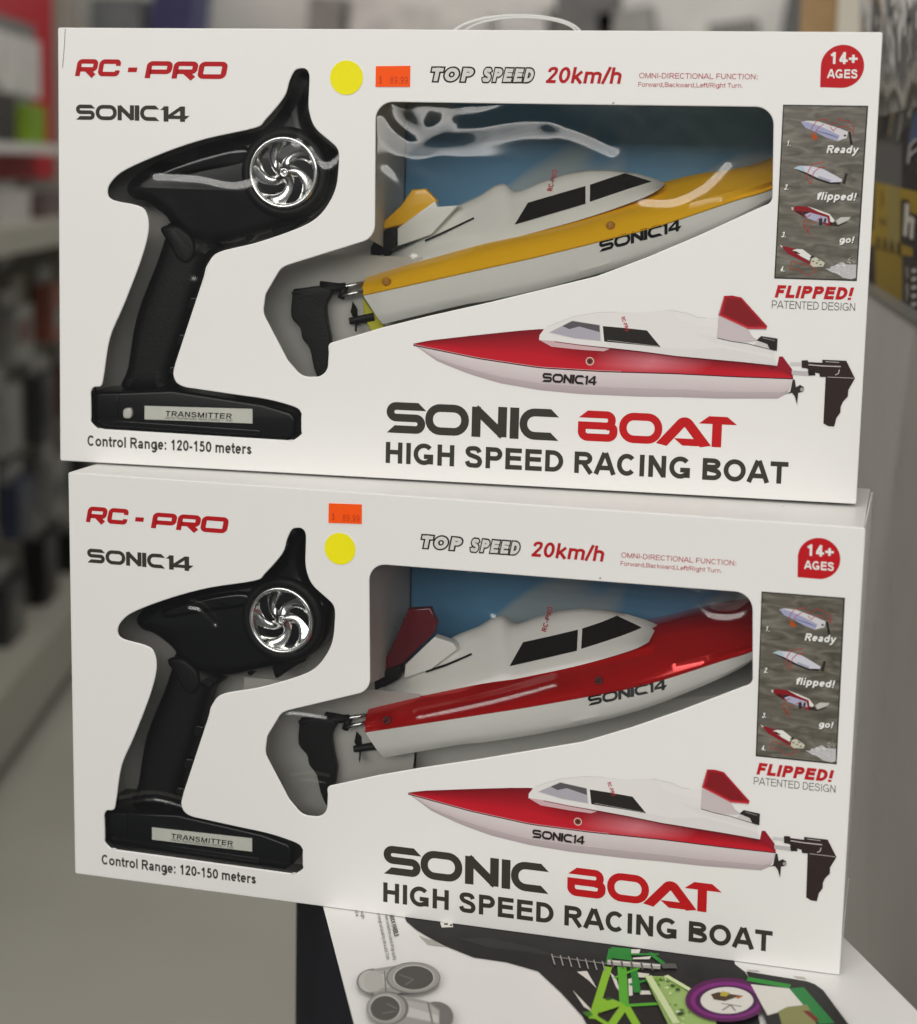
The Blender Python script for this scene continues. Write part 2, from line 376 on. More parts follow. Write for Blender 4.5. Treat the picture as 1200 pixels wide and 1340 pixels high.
def text_items(s, w, sw=None, sp=0, ext=0):
    x = 0; it = []
    for ch in s:
        A, st = glyph(ch, w)
        for pts, cl in st:
            if ext and not cl:
                q = [Vector(p) for p in pts]; pts = [q[0] + (q[0] - q[1]).normalized() * ext] + q[1:-1] + [q[-1] + (q[-1] - q[-2]).normalized() * ext]
            it.append(([(p[0] + x, p[1]) for p in pts], 0, sw or w, cl, 0, 0))
        x += A + sp
    return it, x
def fancy_items(s, fn, gap=.06, sp=.35):
    x = 0; it = []
    for ch in s:
        if ch == ' ': x += sp; continue
        W, st = fn(ch)
        for pts, r, sw, cl, s0, s1 in st: it.append(([(p[0] + x, p[1]) for p in pts], r, sw, bool(cl), s0, s1))
        x += W + gap
    return it, x - gap
def placer(x0, x1, z0, h, wid, shear=0, rot=0):
    """letter space to card millimetres -> metres"""
    kx = (x1 - x0 - shear * h) / wid; c, s = math.cos(rot), math.sin(rot)
    def f(u, v):
        a = u * kx + shear * h * v; b = v * h
        return ((x0 + a * c - b * s) / 1000, (z0 + a * s + b * c) / 1000)
    return f
def poly(mb, pts, y, col, M=None):
    """flat printed shape, any outline"""
    vs = [Vector((p[0], p[1], 0)) for p in pts]
    from mathutils.geometry import tessellate_polygon
    tri = tessellate_polygon([vs])
    out = []
    for t in tri:
        a, b, c = (vs[i] for i in t)
        out.append(t if (b - a).cross(c - a).z < 0 else (t[0], t[2], t[1]))
    mb.add([(p[0] / 1000, y, p[1] / 1000) for p in pts], [(t[0], t[2], t[1]) for t in out], col)
def line(mb, pts, wd, y, col, closed=False):
    vs, fs = ribbon(pts, wd, closed)
    mb.add([(v[0] / 1000, y, v[1] / 1000) for v in vs], fs, col)
def circle(c, r, n=40, ry=None):
    return [(c[0] + r * math.cos(i * 2 * math.pi / n), c[1] + (ry or r) * math.sin(i * 2 * math.pi / n)) for i in range(n)]
def mm(p): return (p[0] / 1000, p[1] / 1000)

# ------------------------------------------------------------------ the two boxes: frames of their front faces
W_, H_, D_ = .470, .2564, .139
M1 = Matrix.Translation((-0.02221, 0.03067, 0.25695)) @ Matrix.Rotation(0.06786, 4, 'Z') @ Matrix.Rotation(-0.02064, 4, 'X') @ Matrix.Scale(1.03465, 4)
M2 = Matrix.Rotation(0.00833, 4, 'X')
def warp(b, p):
    """die cut and print of the lower box sit a little differently"""
    if b == 1: return (p[0], p[1])
    u, v = p[0] / 100, p[1] / 100
    K = [[0.00927, -0.01359], [0.99853, 0.00162], [-0.00057, 0.99692], [-0.00326, 0.00089]]
    return tuple(100 * (K[0][i] + K[1][i] * u + K[2][i] * v + K[3][i] * u * v) for i in (0, 1))
RED = (.44, .010, .014); INK = (.040, .037, .030); PINKRED = (.42, .015, .03)

TX_OPEN = [(147.36,234.21),(150.53,233.82),(152.56,230.54),(152.5,222.25),(152.41,212.79),(154.28,205.14),(157.62,199.8),(164.21,194.43),(169.11,190.32),(170.76,186.12),(170.65,179.11),(169.47,168.24),(165.54,158.88),(158.36,149.97),(146.98,143.54),(124.31,135.21),(108.12,130.99),(101.14,129.01),(96.26,126.42),(93.15,122.1),(91.17,116.68),(74.66,67.48),(72.55,60.58),(71.66,55.54),(73.54,50.84),(78.54,48.32),(86.62,47.4),(108.82,45.21),(129.93,43.12),(146.6,39.37),(150.45,35.93),(150.54,33.23),(150.63,26),(150.62,23.42),(145.37,19.44),(141.41,19.47),(82.96,20),(29.09,20.5),(24.72,20.52),(19.96,24.51),(19.87,27.98),(19.72,39.52),(19.73,42.51),(21.63,45.59),(26.24,46.72),(27.95,53.36),(31.9,75.8),(40.52,95.35),(51.25,122.18),(55.97,139.78),(54.54,150.45),(48.85,154.33),(33.89,157.09),(30.56,161.57),(33.09,167.87),(42.21,175.08),(66.94,185.73),(91.4,193.71),(120.43,200.29),(126.79,205.08),(137.82,217.99),(140.89,227.06),(143.98,232.89)]
BW_OPEN = [(191.89,216.1),(300.43,216.05),(414.48,216.14),(416.13,164.83),(410.56,162.33),(376.46,145.42),(348.97,132.81),(320.87,121.3),(260.39,104.63),(225.06,95.52),(198.21,87.94),(166.04,77.4),(166.58,72.52),(166.14,62.23),(161.93,57.85),(150.58,57.36),(141.89,66.65),(126.55,93.75),(127.87,104.72),(136.94,120.06),(141.2,122.23),(192.83,139.31)]

def card_box(b, M, label, lean):
    root = empty('toy_boat_box', label, 'toy box', M, 'boxed toy boats stacked on the display')
    wp = lambda p: warp(b, p)
    # carton: sides, back, bottom, top, in one shell of thin card (open at the front)
    c = MB(); t = .0007; z0 = lean; W, H, D = W_, H_, D_
    def slab(p, q, e):           # a card between two edges, thickness along e
        p0, p1 = Vector(p[0]), Vector(p[1]); q0, q1 = Vector(q[0]), Vector(q[1]); e = Vector(e)
        vs = [p0, p1, q1, q0, p0 + e, p1 + e, q1 + e, q0 + e]
        c.add(vs, [(0, 3, 2, 1), (4, 5, 6, 7), (0, 1, 5, 4), (1, 2, 6, 5), (2, 3, 7, 6), (3, 0, 4, 7)])
    f = .0017
    slab([(0, f, 0), (W, f, 0)], [(0, D, z0), (W, D, z0)], (0, 0, t))                       # bottom
    tp = -.004 if b == 2 else 0
    slab([(.001, f, H - t), (W - .001, f, H - t)], [(.001, D, H - t + tp), (W - .001, D, H - t + tp)], (0, 0, t))   # lid
    slab([(0, f, t), (0, f, H - .0016)], [(0, D, z0 + t), (0, D, H - .0016 + tp)], (t, 0, 0))       # left end
    slab([(W - .0022, f, t), (W - .0022, f, H - .0022)], [(W - .0022, D, z0 + t), (W - .0022, D, H - .0022 + tp)], (t, 0, 0))
    slab([(t, D - t, z0 + t), (W - .003, D - t, z0 + t)], [(t, D - t, H - .002 + tp), (W - .003, D - t, H - .002 + tp)], (0, t, 0))
    c.build('carton', 'white_card', root)
    fl = MB()                                        # tucked end flap standing slightly proud on the right
    fl.add([(W - .0012, f, .003), (W - .0012, D * .93, .006), (W - .0002, D * .93, H - .004), (W - .0012, f, H - .001),
            (W - .0005, f, .003), (W - .0005, D * .93, .006), (W + .0012, D * .93, H - .004), (W - .0005, f, H - .001)],
           [(0, 1, 2, 3), (7, 6, 5, 4), (0, 4, 5, 1), (1, 5, 6, 2), (2, 6, 7, 3), (3, 7, 4, 0)])
    fl.build('end_flap', 'white_card', root)
    # front card with its die cut windows
    fr = rounded([(0, 0), (W, 0), (W, H), (0, H)], .0012, 4, True)
    txo = [mm(wp(p)) for p in smooth_line(TX_OPEN, 4, True)]; bwo = [mm(wp(p)) for p in rounded(BW_OPEN, 10, 8, True)]
    me = prism([fr, txo, bwo], 0, .0016, .0006, res=3); link('front_card', me, 'white_card', root)
    # inside: grey tray round the toys, lower ledge, and a printed sky behind the boat
    tr = MB()
    tr.add([(.004, .047, .004), (.187, .047, .004), (.187, .047, .246), (.004, .047, .246)], [(0, 1, 2, 3)])
    tr.add([(.1875, .004, .139), (.1875, .1, .125), (.1875, .1, .250), (.1875, .004, .250)], [(0, 1, 2, 3)])
    tr.add([(.100, .034, .02), (.205, .034, .02), (.214, .034, .128), (.100, .034, .128)], [(0, 1, 2, 3)])
    tr.build('inner_tray', 'tray_card', root)
    le = MB(); le.loft([[(.206, .050, .02), (.466, .062, .02)], [(.206, .058, .10), (.466, .070, .15)], [(.206, .104, .12), (.466, .104, .17)]])
    le.build('boat_cradle', 'white_board', root)
    bd = MB(); bd.loft([[(.188, .102, .06), (.466, .102, .06)], [(.188, .102, .252), (.466, .102, .252)]])
    bd.build('sky_card', 'sky_print', root)
    prism_obj('foam_block', [mm(p) for p in [(180.58,92.78),(196.31,96.9),(198.38,89.26),(183.65,84.71)]] if b == 2 else [mm(p) for p in [(178.54,103.39),(183.34,97.19),(190.02,89.7),(192.91,85.26),(185.02,82.23),(180.18,90.71)]], *((.0455, .0485) if b == 2 else (.0305, .0335)), .001, 'foam_yellow', root)
    return root

def film(root, b, x0, x1, z0, z1, fn, name='window_film', nx=150, nz=120, keep=None):
    vs = []; fs = []
    for i in range(nx):
        for j in range(nz):
            x = x0 + (x1 - x0) * i / (nx - 1); z = z0 + (z1 - z0) * j / (nz - 1)
            vs.append((x / 1000, (1.6 + fn(x, z)) / 1000, z / 1000))
    for i in range(nx - 1):
        for j in range(nz - 1):
            if keep and not keep(vs[i * nz + j][0] * 1000, vs[i * nz + j][2] * 1000): continue
            fs.append((i * nz + j, i * nz + nz + j, i * nz + nz + j + 1, i * nz + j + 1))
    return mesh(name, vs, fs, 'film', root, True)
# sky printed on the inside of the box
m = bpy.data.materials.new('sky_print'); m.use_nodes = True; nt = m.node_tree; b_ = nt.nodes['Principled BSDF']
tc = nt.nodes.new('ShaderNodeTexCoord'); mp = nt.nodes.new('ShaderNodeMapping'); mp.inputs['Scale'].default_value = (7, 1, 9)
n1 = nt.nodes.new('ShaderNodeTexNoise'); n1.inputs['Scale'].default_value = 1; n1.inputs['Detail'].default_value = 1.5; n1.inputs['Distortion'].default_value = 1.6
cr = nt.nodes.new('ShaderNodeValToRGB'); e = cr.color_ramp.elements
e[0].position = .50; e[0].color = (.10, .28, .46, 1); e[1].position = .56; e[1].color = (.32, .40, .43, 1)
nt.links.new(tc.outputs['Object'], mp.inputs[0]); nt.links.new(mp.outputs[0], n1.inputs['Vector']); nt.links.new(n1.outputs['Fac'], cr.inputs[0])
nt.links.new(cr.outputs[0], b_.inputs['Base Color']); b_.inputs['Roughness'].default_value = .5; MATS['sky_print'] = m
# river water in the printed photographs
m = bpy.data.materials.new('water_print'); m.use_nodes = True; nt = m.node_tree; b_ = nt.nodes['Principled BSDF']
tc = nt.nodes.new('ShaderNodeTexCoord'); mp = nt.nodes.new('ShaderNodeMapping'); mp.inputs['Scale'].default_value = (70, 1, 250); mp.inputs['Rotation'].default_value = (0, .12, 0)
n1 = nt.nodes.new('ShaderNodeTexNoise'); n1.inputs['Scale'].default_value = 1; n1.inputs['Detail'].default_value = 4; n1.inputs['Distortion'].default_value = .7
cr = nt.nodes.new('ShaderNodeValToRGB'); e = cr.color_ramp.elements
e[0].position = .32; e[0].color = (.060, .055, .040, 1); e[1].position = .78; e[1].color = (.24, .225, .19, 1)
x = e.new(.5); x.color = (.115, .103, .080, 1)
nt.links.new(tc.outputs['Object'], mp.inputs[0]); nt.links.new(mp.outputs[0], n1.inputs['Vector']); nt.links.new(n1.outputs['Fac'], cr.inputs[0])
nt.links.new(cr.outputs[0], b_.inputs['Base Color']); b_.inputs['Roughness'].default_value = .38; MATS['water_print'] = m

Y1 = -.00012
CAPTIONS = [('1.',422.01,195.30,425.11,3.02),('Ready',443.31,192.00,461.18,4.15),('2.',422.06,171.71,425.17,3.02),('flipped!',439.85,166.71,461.59,4.15),('3.',421.76,145.89,425.02,3.02),('go!',452.75,143.77,461.56,3.58),('4.',422.01,127.06,425.28,3.02)]
def river(L):
    K = [[415.56865, 171.3423], [0.04425, 0.00123], [0.00232, -0.04493]]
    return [tuple(K[0][i] + K[1][i] * x + K[2][i] * y for i in (0, 1)) for x, y in L]
def print_front(b, root):
    wp = lambda p: warp(b, p)
    ox, oz = wp((200, 120)); ox -= 200; oz -= 120
    def put(name, build, mname='ink', parent=None):
        mb = MB(); build(mb)
        mb.v = [(*(mm(wp((v[0] * 1000, v[2] * 1000)))), v[1]) for v in mb.v]; mb.v = [(x, y, z) for x, z, y in mb.v]
        return mb.build(name, mname, parent or root)
    def words(mb, s, x0, x1, z0, h, wgt, col, shear=0, sw=None, y=Y1, sp=0, rot=0, ext=0):
        it, wd = text_items(s, wgt, sw, sp, ext); lettering(mb, it, placer(x0, x1, z0, h, wd, shear, rot), col, y)
    def fancy(mb, s, fn, x0, x1, z0, h, col, shear=0, y=Y1, rot=0, gap=.07):
        it, wd = fancy_items(s, fn, gap); lettering(mb, it, placer(x0, x1, z0, h, wd, shear, rot), col, y)
    put('maker_lettering', lambda m_: fancy(m_, 'RC', block, 10.6, 39.6, 228.6, 9.8, RED, .2) or fancy(m_, '-', block, 42.6, 50.2, 228.2, 9.6, RED, .2) or fancy(m_, 'PRO', block, 53.6, 104.6, 227.8, 9.8, RED, .2, gap=.05))
    put('series_lettering', lambda m_: fancy(m_, 'SONIC', techno, 11.2, 62.6, 203.4, 8.8, INK, gap=.05) or fancy(m_, '14', techno, 63.6, 80.9, 203.1, 8.8, INK, gap=-.06))
    def speed(m_):
        for a_, x0, x1 in (('TOP', 222.8, 249.6), ('SPEED', 252.4, 283.6)):
            words(m_, a_, x0, x1, 228.0, 7.4, .30, (.012, .011, .010), .2, .50, sp=.07, ext=.11)
            words(m_, a_, x0, x1, 228.0, 7.4, .30, (.66, .65, .62), .2, .27, y=Y1 - .0001, sp=.07)
        words(m_, '20km/h', 288.2, 332.6, 227.6, 8.9, .19, RED, .17, sp=-.02)
    put('speed_lettering', speed)
    def omni(m_):
        words(m_, 'OMNI-DIRECTIONAL FUNCTION:', 340.6, 405.4, 230.8, 2.9, .115, PINKRED)
        words(m_, 'Forward,Backward,Left/Right Turn.', 340.2, 397.6, 226.2, 2.5, .115, PINKRED)
    put('function_lettering', omni)
    cx, cz, r = 449.8, 238.2, 11.4
    bd = put('age_badge', lambda m_: poly(m_, [(cx + r * math.cos(R(a)), cz + r * math.sin(R(a))) for a in range(-90, 181, 6)] + [(cx - r + .2, cz - r + .2)], Y1, (.50, .008, .014)))
    def ages(m_):
        words(m_, '14+', 442.4, 458.0, 239.4, 6.3, .2, (.80, .79, .77), y=Y1 - .0001)
        words(m_, 'AGES', 442.0, 458.2, 231.9, 4.7, .2, (.80, .79, .77), y=Y1 - .0001)
    put('badge_lettering', ages, parent=bd)
    # ---- strip of four small photographs
    q = [(419.4, 123.6), (463.4, 123.6), (464.4, 217.3), (419.6, 217.3)]
    st = put('photo_strip', lambda m_: poly(m_, [(419.2, 123.2), (463.6, 123.2), (464.5, 217.5), (419.4, 217.5)], Y1, (.03, .028, .024)))
    put('river_water', lambda m_: poly(m_, [(419.9, 124.0), (462.9, 124.0), (463.7, 216.8), (420.0, 216.8)], Y1 - .00006, None), 'water_print', st)
    y2 = Y1 - .00012
    def ph(m_, pts, col, k=0): poly(m_, pts, y2 - .00002 * k, col)
    def boat1(m_):
        ph(m_, [(429.34,208.2),(432.38,209.04),(438.56,208.78),(443.92,207.09),(450.16,205.2),(454.63,203.51),(454.15,200.18),(451.78,199.48),(449.2,198.42),(442.95,200.44),(437.07,203.44),(432.14,205.14)], (.62, .60, .62))
        ph(m_, [(429.34,208.2),(432.41,208.47),(438.67,206.57),(444.96,204.01),(450.36,201.45),(449.2,198.55),(442.94,200.53),(437.07,203.53),(432.14,205.14)], (.34, .35, .52), 1)
        ph(m_, [(438.16,203.81),(445.05,202.24),(449.53,200.55),(449.38,200.1),(444.65,201.53),(438.18,203.37)], (.17, .17, .30), 2)
        ph(m_, [(454.85,203.51),(455.93,203.61),(457.4,196.7),(456.24,196.24)], (.012, .010, .008), 2)
        ph(m_, [(452.52,201.92),(453.83,201.95),(453.67,200.97),(452.4,200.95)], (.03, .03, .03), 2)
        for L in ([(434.65,203.4),(435.62,206.08),(437.88,209.21),(443.32,210.18),(443.96,207.98)],[(437.32,202.91),(438.52,205.24),(441.7,207.5)],[(445.07,206),(446.81,203.82),(448.8,206.06),(453.15,206.57),(456.31,204.64),(457.74,202.45)],[(444.36,207.1),(448.23,208.48),(449.65,210.71),(450.36,209.75),(454.77,209.02),(457.29,206.86),(457.48,203.33)]):
            line(m_, L, .33, y2 - .00008, (.40, .03, .03))
        ph(m_, [(435.36,202.53),(436.69,202.33),(438.33,200.36),(439.24,199.93),(437.1,198.56),(435.47,200.31)], (.42, .07, .015), 3)
    def boat2(m_):
        ph(m_, [(427.28,183.02),(432.86,182.02),(440.12,178.38),(446.85,176.29),(452.54,176.86),(451.74,175.28),(446.01,175.38),(439.29,177.47),(432.04,180.88)], (.02, .018, .014))
        ph(m_, [(426.68,183.45),(429.62,184.85),(436.26,184.76),(442.52,183.33),(448.85,180.12),(452.92,177.98),(452.55,176.64),(446.85,176.29),(440.12,178.38),(432.89,181.57)], (.60, .59, .66), 1)
        ph(m_, [(426.68,183.45),(429.19,184.71),(431.86,184.45),(432.88,181.66)], (.40, .52, .58), 2)
        ph(m_, [(440.05,179.71),(447.23,177.41),(446.4,176.5),(440.12,178.51)], (.36, .36, .46), 2)
        ph(m_, [(454.28,181.34),(455.73,181.24),(454.6,175.26),(453.04,175.76)], (.03, .022, .016), 2)
        for L in ([(433.91,178.91),(434.63,182.05),(436.66,185.66),(443.2,187.12)],[(436.58,178.52),(437.75,181.67),(440.28,183.95),(443.78,184.47)],[(433.71,178.46),(435.86,175.38),(436.74,175.4),(436.8,178.53)]):
            line(m_, L, .4, y2 - .00008, (.40, .035, .02))
    def boat3(m_):
        ph(m_, [(427.43,162.07),(429.38,163.15),(435.16,162.94),(441.03,160.84),(447.32,158.75),(449.48,155.45),(449.31,154.55),(447.65,152.49),(443.14,154.16),(437.72,156.27),(431.39,158.35),(428.42,159.99)], (.23, .010, .016))
        ph(m_, [(435.15,163.11),(441,161.28),(447.3,159.11),(450.13,155.69),(449.3,154.68),(447.79,154.96),(447.13,158.3),(441.05,160.3)], (.72, .70, .66), 1)
        ph(m_, [(428.63,160.31),(432.18,160.39),(433.68,157.06),(430.93,158.7)], (.05, .01, .01), 1)
        ph(m_, [(433.58,159.08),(436.65,159.74),(442.93,158.19),(446.07,157.38),(446.76,154.26),(441.34,154.79),(435.48,156.57)], (.40, .40, .54), 2)
        ph(m_, [(432.87,159.96),(437.06,160.38),(436.22,159.6),(433.39,158.4)], (.02, .016, .014), 3)
        ph(m_, [(441.48,156.36),(443.44,156.86),(443.72,153.28),(441.88,152.78)], (.03, .028, .03), 3)
        ph(m_, [(444.76,157.12),(445.66,156.69),(445.34,154.44),(444,154.63)], (.03, .028, .03), 3)
        ph(m_, [(426.53,162.28),(427.54,162.53),(427.8,160.96),(426.82,160.94)], (.55, .56, .52), 2)
        ph(m_, [(447.63,152.93),(447.96,154.96),(450.24,155.24),(451.57,153.48),(457.2,155.42),(456.37,154.51),(452.06,152.6)], (.035, .03, .022), 0)
        ph(m_, [(450.8,155.62),(453.12,157.56),(458.38,157.91),(457.59,156.33),(452.01,153.5)], (.52, .51, .48), 2)
        for L in ([(433.33,155.26),(435.57,154.86),(440.04,154.08)],[(433.33,155.26),(434.44,150.79),(436.29,149.49),(436.99,153.1)],[(433,153),(435.35,150.36),(437.74,147.05)],[(434.16,156.4),(437.16,158.5)],[(440.42,155.44),(442.98,157.3)]):
            line(m_, L, .4, y2 - .0001, (.36, .05, .025))
    def boat4(m_):
        ph(m_, [(421.98,141.33),(425.14,140.83),(428.75,140.03),(432.95,136.31),(438.48,132.5),(438.09,131.49),(432.17,133.94),(425.77,137.01)], (.24, .010, .020))
        ph(m_, [(421.42,141.86),(423.13,140.82),(422.25,140.43)], (.7, .68, .64), 1)
        ph(m_, [(428.36,138.89),(430.54,139.77),(433.67,139.72),(436.43,137.77),(438.75,136.03),(437.53,133.65),(432.97,135.86)], (.74, .73, .69), 1)
        ph(m_, [(428.37,138.67),(430.16,138.58),(432.68,137.21),(432.02,136.92),(429.53,137.79)], (.015, .012, .01), 2)
        ph(m_, [(437.67,135.32),(439.17,136.5),(439.86,136.07),(438.58,134.9)], (.02, .018, .016), 3)
        ph(m_, [(438.82,134.68),(440.99,135.65),(446.03,132.64),(445.25,130.58),(439.93,130.19),(438.18,131.5)], (.55, .53, .42), 2)
        for c_ in ((500, 860), (545, 880), (570, 850), (590, 900)):
            ph(m_, river([(c_[0] - 14, c_[1] - 6), (c_[0] + 14, c_[1] - 4), (c_[0] + 10, c_[1] + 9), (c_[0] - 10, c_[1] + 7)]), (.05, .05, .04), 3)
        for L in ([(427.31,128.45),(428.2,133),(438.58,130.6),(441.81,128.22)],[(427.31,128.45),(431.98,128.82),(434.31,126.85),(437.5,125.59),(441.81,128.22)]):
            line(m_, L, .4, y2 - .0001, (.34, .06, .03))
    def splash(m_):
        rnd = random.Random(4)
        ph(m_, [(446.19,129.48),(448.85,129.57),(451.84,131.69),(455.29,133.37),(457.56,132.09),(462.85,132.25),(463.02,125.05),(460.64,124.16),(456.18,124.83),(453.44,126.55),(449.81,128.02)], (.50, .49, .50))
        for k in range(70):
            x = 660 + 360 * rnd.random() ** .7; z = 965 + (x - 640) / 380 * rnd.uniform(-190, 100); s_ = rnd.uniform(4, 16)
            ph(m_, river([(x - s_, z), (x, z - s_ * .7), (x + s_, z + s_ * .2), (x, z + s_ * .6)]), rnd.choice([(.74, .73, .72), (.62, .60, .60), (.40, .39, .38)]), 1 + k % 3)
    for fn in (boat1, boat2, boat3, boat4): put('photo_boat', fn, parent=st)
    put('splash', splash, parent=st)
    for s_, a, z, x1, h in CAPTIONS:
        for dx, dz, col, yy, nm_ in ((.35, -.35, (.012, .012, .010), y2 - .00012, 'caption_shadow'), (0, 0, (.80, .79, .76), y2 - .00024, 'caption_lettering')):
            put(nm_, lambda m_: words(m_, s_, a + dx, x1 + dx, z + dz, h, .22, col, .2, y=yy), parent=st)
    put('design_lettering', lambda m_: words(m_, 'FLIPPED!', 419.2, 463.0, 112.8, 6.9, .27, (.48, .010, .016), .22))
    put('patent_lettering', lambda m_: words(m_, 'PATENTED DESIGN', 418.3, 463.8, 106.9, 4.3, .10, (.06, .06, .055)))
    # ---- big title
    def title(m_):
        for ch, a, c_ in (('S', 202.0, 225.0), ('O', 224.8, 250.6), ('N', 252.2, 272.6), ('I', 274.4, 279.6), ('C', 279.9, 302.4)):
            fancy(m_, ch, techno, a, c_, 27.1, 18.0, INK)
    put('name_lettering', title)
    def title2(m_):
        for ch, a, c_ in (('B', 313.6, 336.2), ('O', 336.9, 361.4), ('A', 358.8, 389.2), ('T', 382.0, 402.0)):
            fancy(m_, ch, techno, a, c_, 28.0, 17.3, (.50, .009, .012))
    put('boat_lettering', title2)
    put('slogan_lettering', lambda m_: words(m_, 'HIGH SPEED RACING BOAT', 200.6, 432.4, 9.2, 12.4, .215, INK))
    put('range_lettering', lambda m_: words(m_, 'Control Range: 120-150 meters', 17.4, 121.0, 10.0, 6.4, .19, INK))
    # ---- the printed red boat
    bt = put('printed_boat', lambda m_: None if 0 else hull(m_))
    put('printed_cabin', cabin, parent=bt); put('printed_fin', fin, parent=bt); put('printed_rudder', rudder_art, parent=bt)
    put('printed_boat_lettering', lambda m_: fancy(m_, 'SONIC14', techno, 292.2, 323.6, 60.6, 5.2, (.02, .015, .015), .05, y=Y1 - .0003, rot=R(-1.2), gap=.03), parent=bt)
    put('printed_maker_lettering', lambda m_: words(m_, 'RC-PRO', 335.6, 344.2, 98.8, 2.2, .2, (.42, .02, .03), y=Y1 - .0003, rot=R(-68)), parent=bt)
    if b == 1: put('fold_crease', lambda m_: line(m_, [(4.71,255.67),(4.18,246.47),(2.92,233.28)], .35, Y1, (.16, .15, .14)))
    return root
def hull(m_):
    lo = resample([(216.9,78.95),(231.49,69.61),(249.53,63.31),(267.43,58.8),(291.21,55.68),(314.56,54.53),(349.17,54.56),(368.41,55.21),(392.48,55.43),(425.72,56.93),(428.93,59.64)], 40)
    ch = resample([(216.9,78.95),(231.45,71.59),(249.44,66.61),(267.31,62.97),(291.07,60.05),(314.38,59.53),(348.96,59.75),(368.22,59.95),(392.28,59.93),(425.54,60.77),(430.46,62.26)], 40)
    up = resample([(216.91,78.5),(255.39,72.26),(290.8,68.47),(325.68,67.84),(367.87,68.37),(403.84,68.06),(432.24,68.3)], 40)
    md = [a.lerp(b, .5) for a, b in zip(ch, up)]
    row = lambda L, y: [(p[0] / 1000, y, p[1] / 1000) for p in L]
    m_.loft([row(lo, Y1), row([a.lerp(b, .1) for a, b in zip(ch, lo)], Y1)], [(.40, .34, .35), (.47, .40, .41)])
    m_.loft([row([a.lerp(b, .06) for a, b in zip(ch, lo)], Y1 - .00002), row(md, Y1 - .00002), row(up, Y1 - .00002)], [(.56, .48, .49), (.62, .55, .56), (.66, .60, .60)])
    # red topside: dark at the rim, bright lower down
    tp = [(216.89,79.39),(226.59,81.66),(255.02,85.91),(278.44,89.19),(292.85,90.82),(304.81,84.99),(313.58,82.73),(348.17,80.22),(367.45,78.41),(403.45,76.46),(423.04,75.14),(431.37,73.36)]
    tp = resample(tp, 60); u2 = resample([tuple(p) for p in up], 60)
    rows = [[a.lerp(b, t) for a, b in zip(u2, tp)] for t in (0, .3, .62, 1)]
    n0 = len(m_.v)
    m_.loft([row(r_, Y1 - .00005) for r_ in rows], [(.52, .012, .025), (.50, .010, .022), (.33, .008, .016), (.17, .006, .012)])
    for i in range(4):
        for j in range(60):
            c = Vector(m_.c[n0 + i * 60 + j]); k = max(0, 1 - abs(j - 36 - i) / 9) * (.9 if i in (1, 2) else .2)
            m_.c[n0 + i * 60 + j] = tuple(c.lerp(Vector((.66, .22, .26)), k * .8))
    line(m_, u2, .55, Y1 - .0001, (.045, .006, .012)); line(m_, [(p[0], p[1] + .5) for p in u2[:34]], .25, Y1 - .00012, (.62, .42, .42))
    poly(m_, [(423.07,74.71),(423.96,80.27),(425.82,80.48),(431.36,73.49),(431.97,68.71)], Y1 - .00008, (.27, .008, .02))
    poly(m_, circle([(319.11,73.42)][0], 2.4), Y1 - .00014, (.62, .46, .40)); poly(m_, circle([(319.11,73.42)][0], 1.8), Y1 - .00016, (.20, .04, .03)); poly(m_, circle([(319.11,73.42)][0], .9), Y1 - .00018, (.05, .02, .015))
    line(m_, circle([(420.3,74.17)][0], .9), .35, Y1 - .00016, (.1, .01, .02), True)
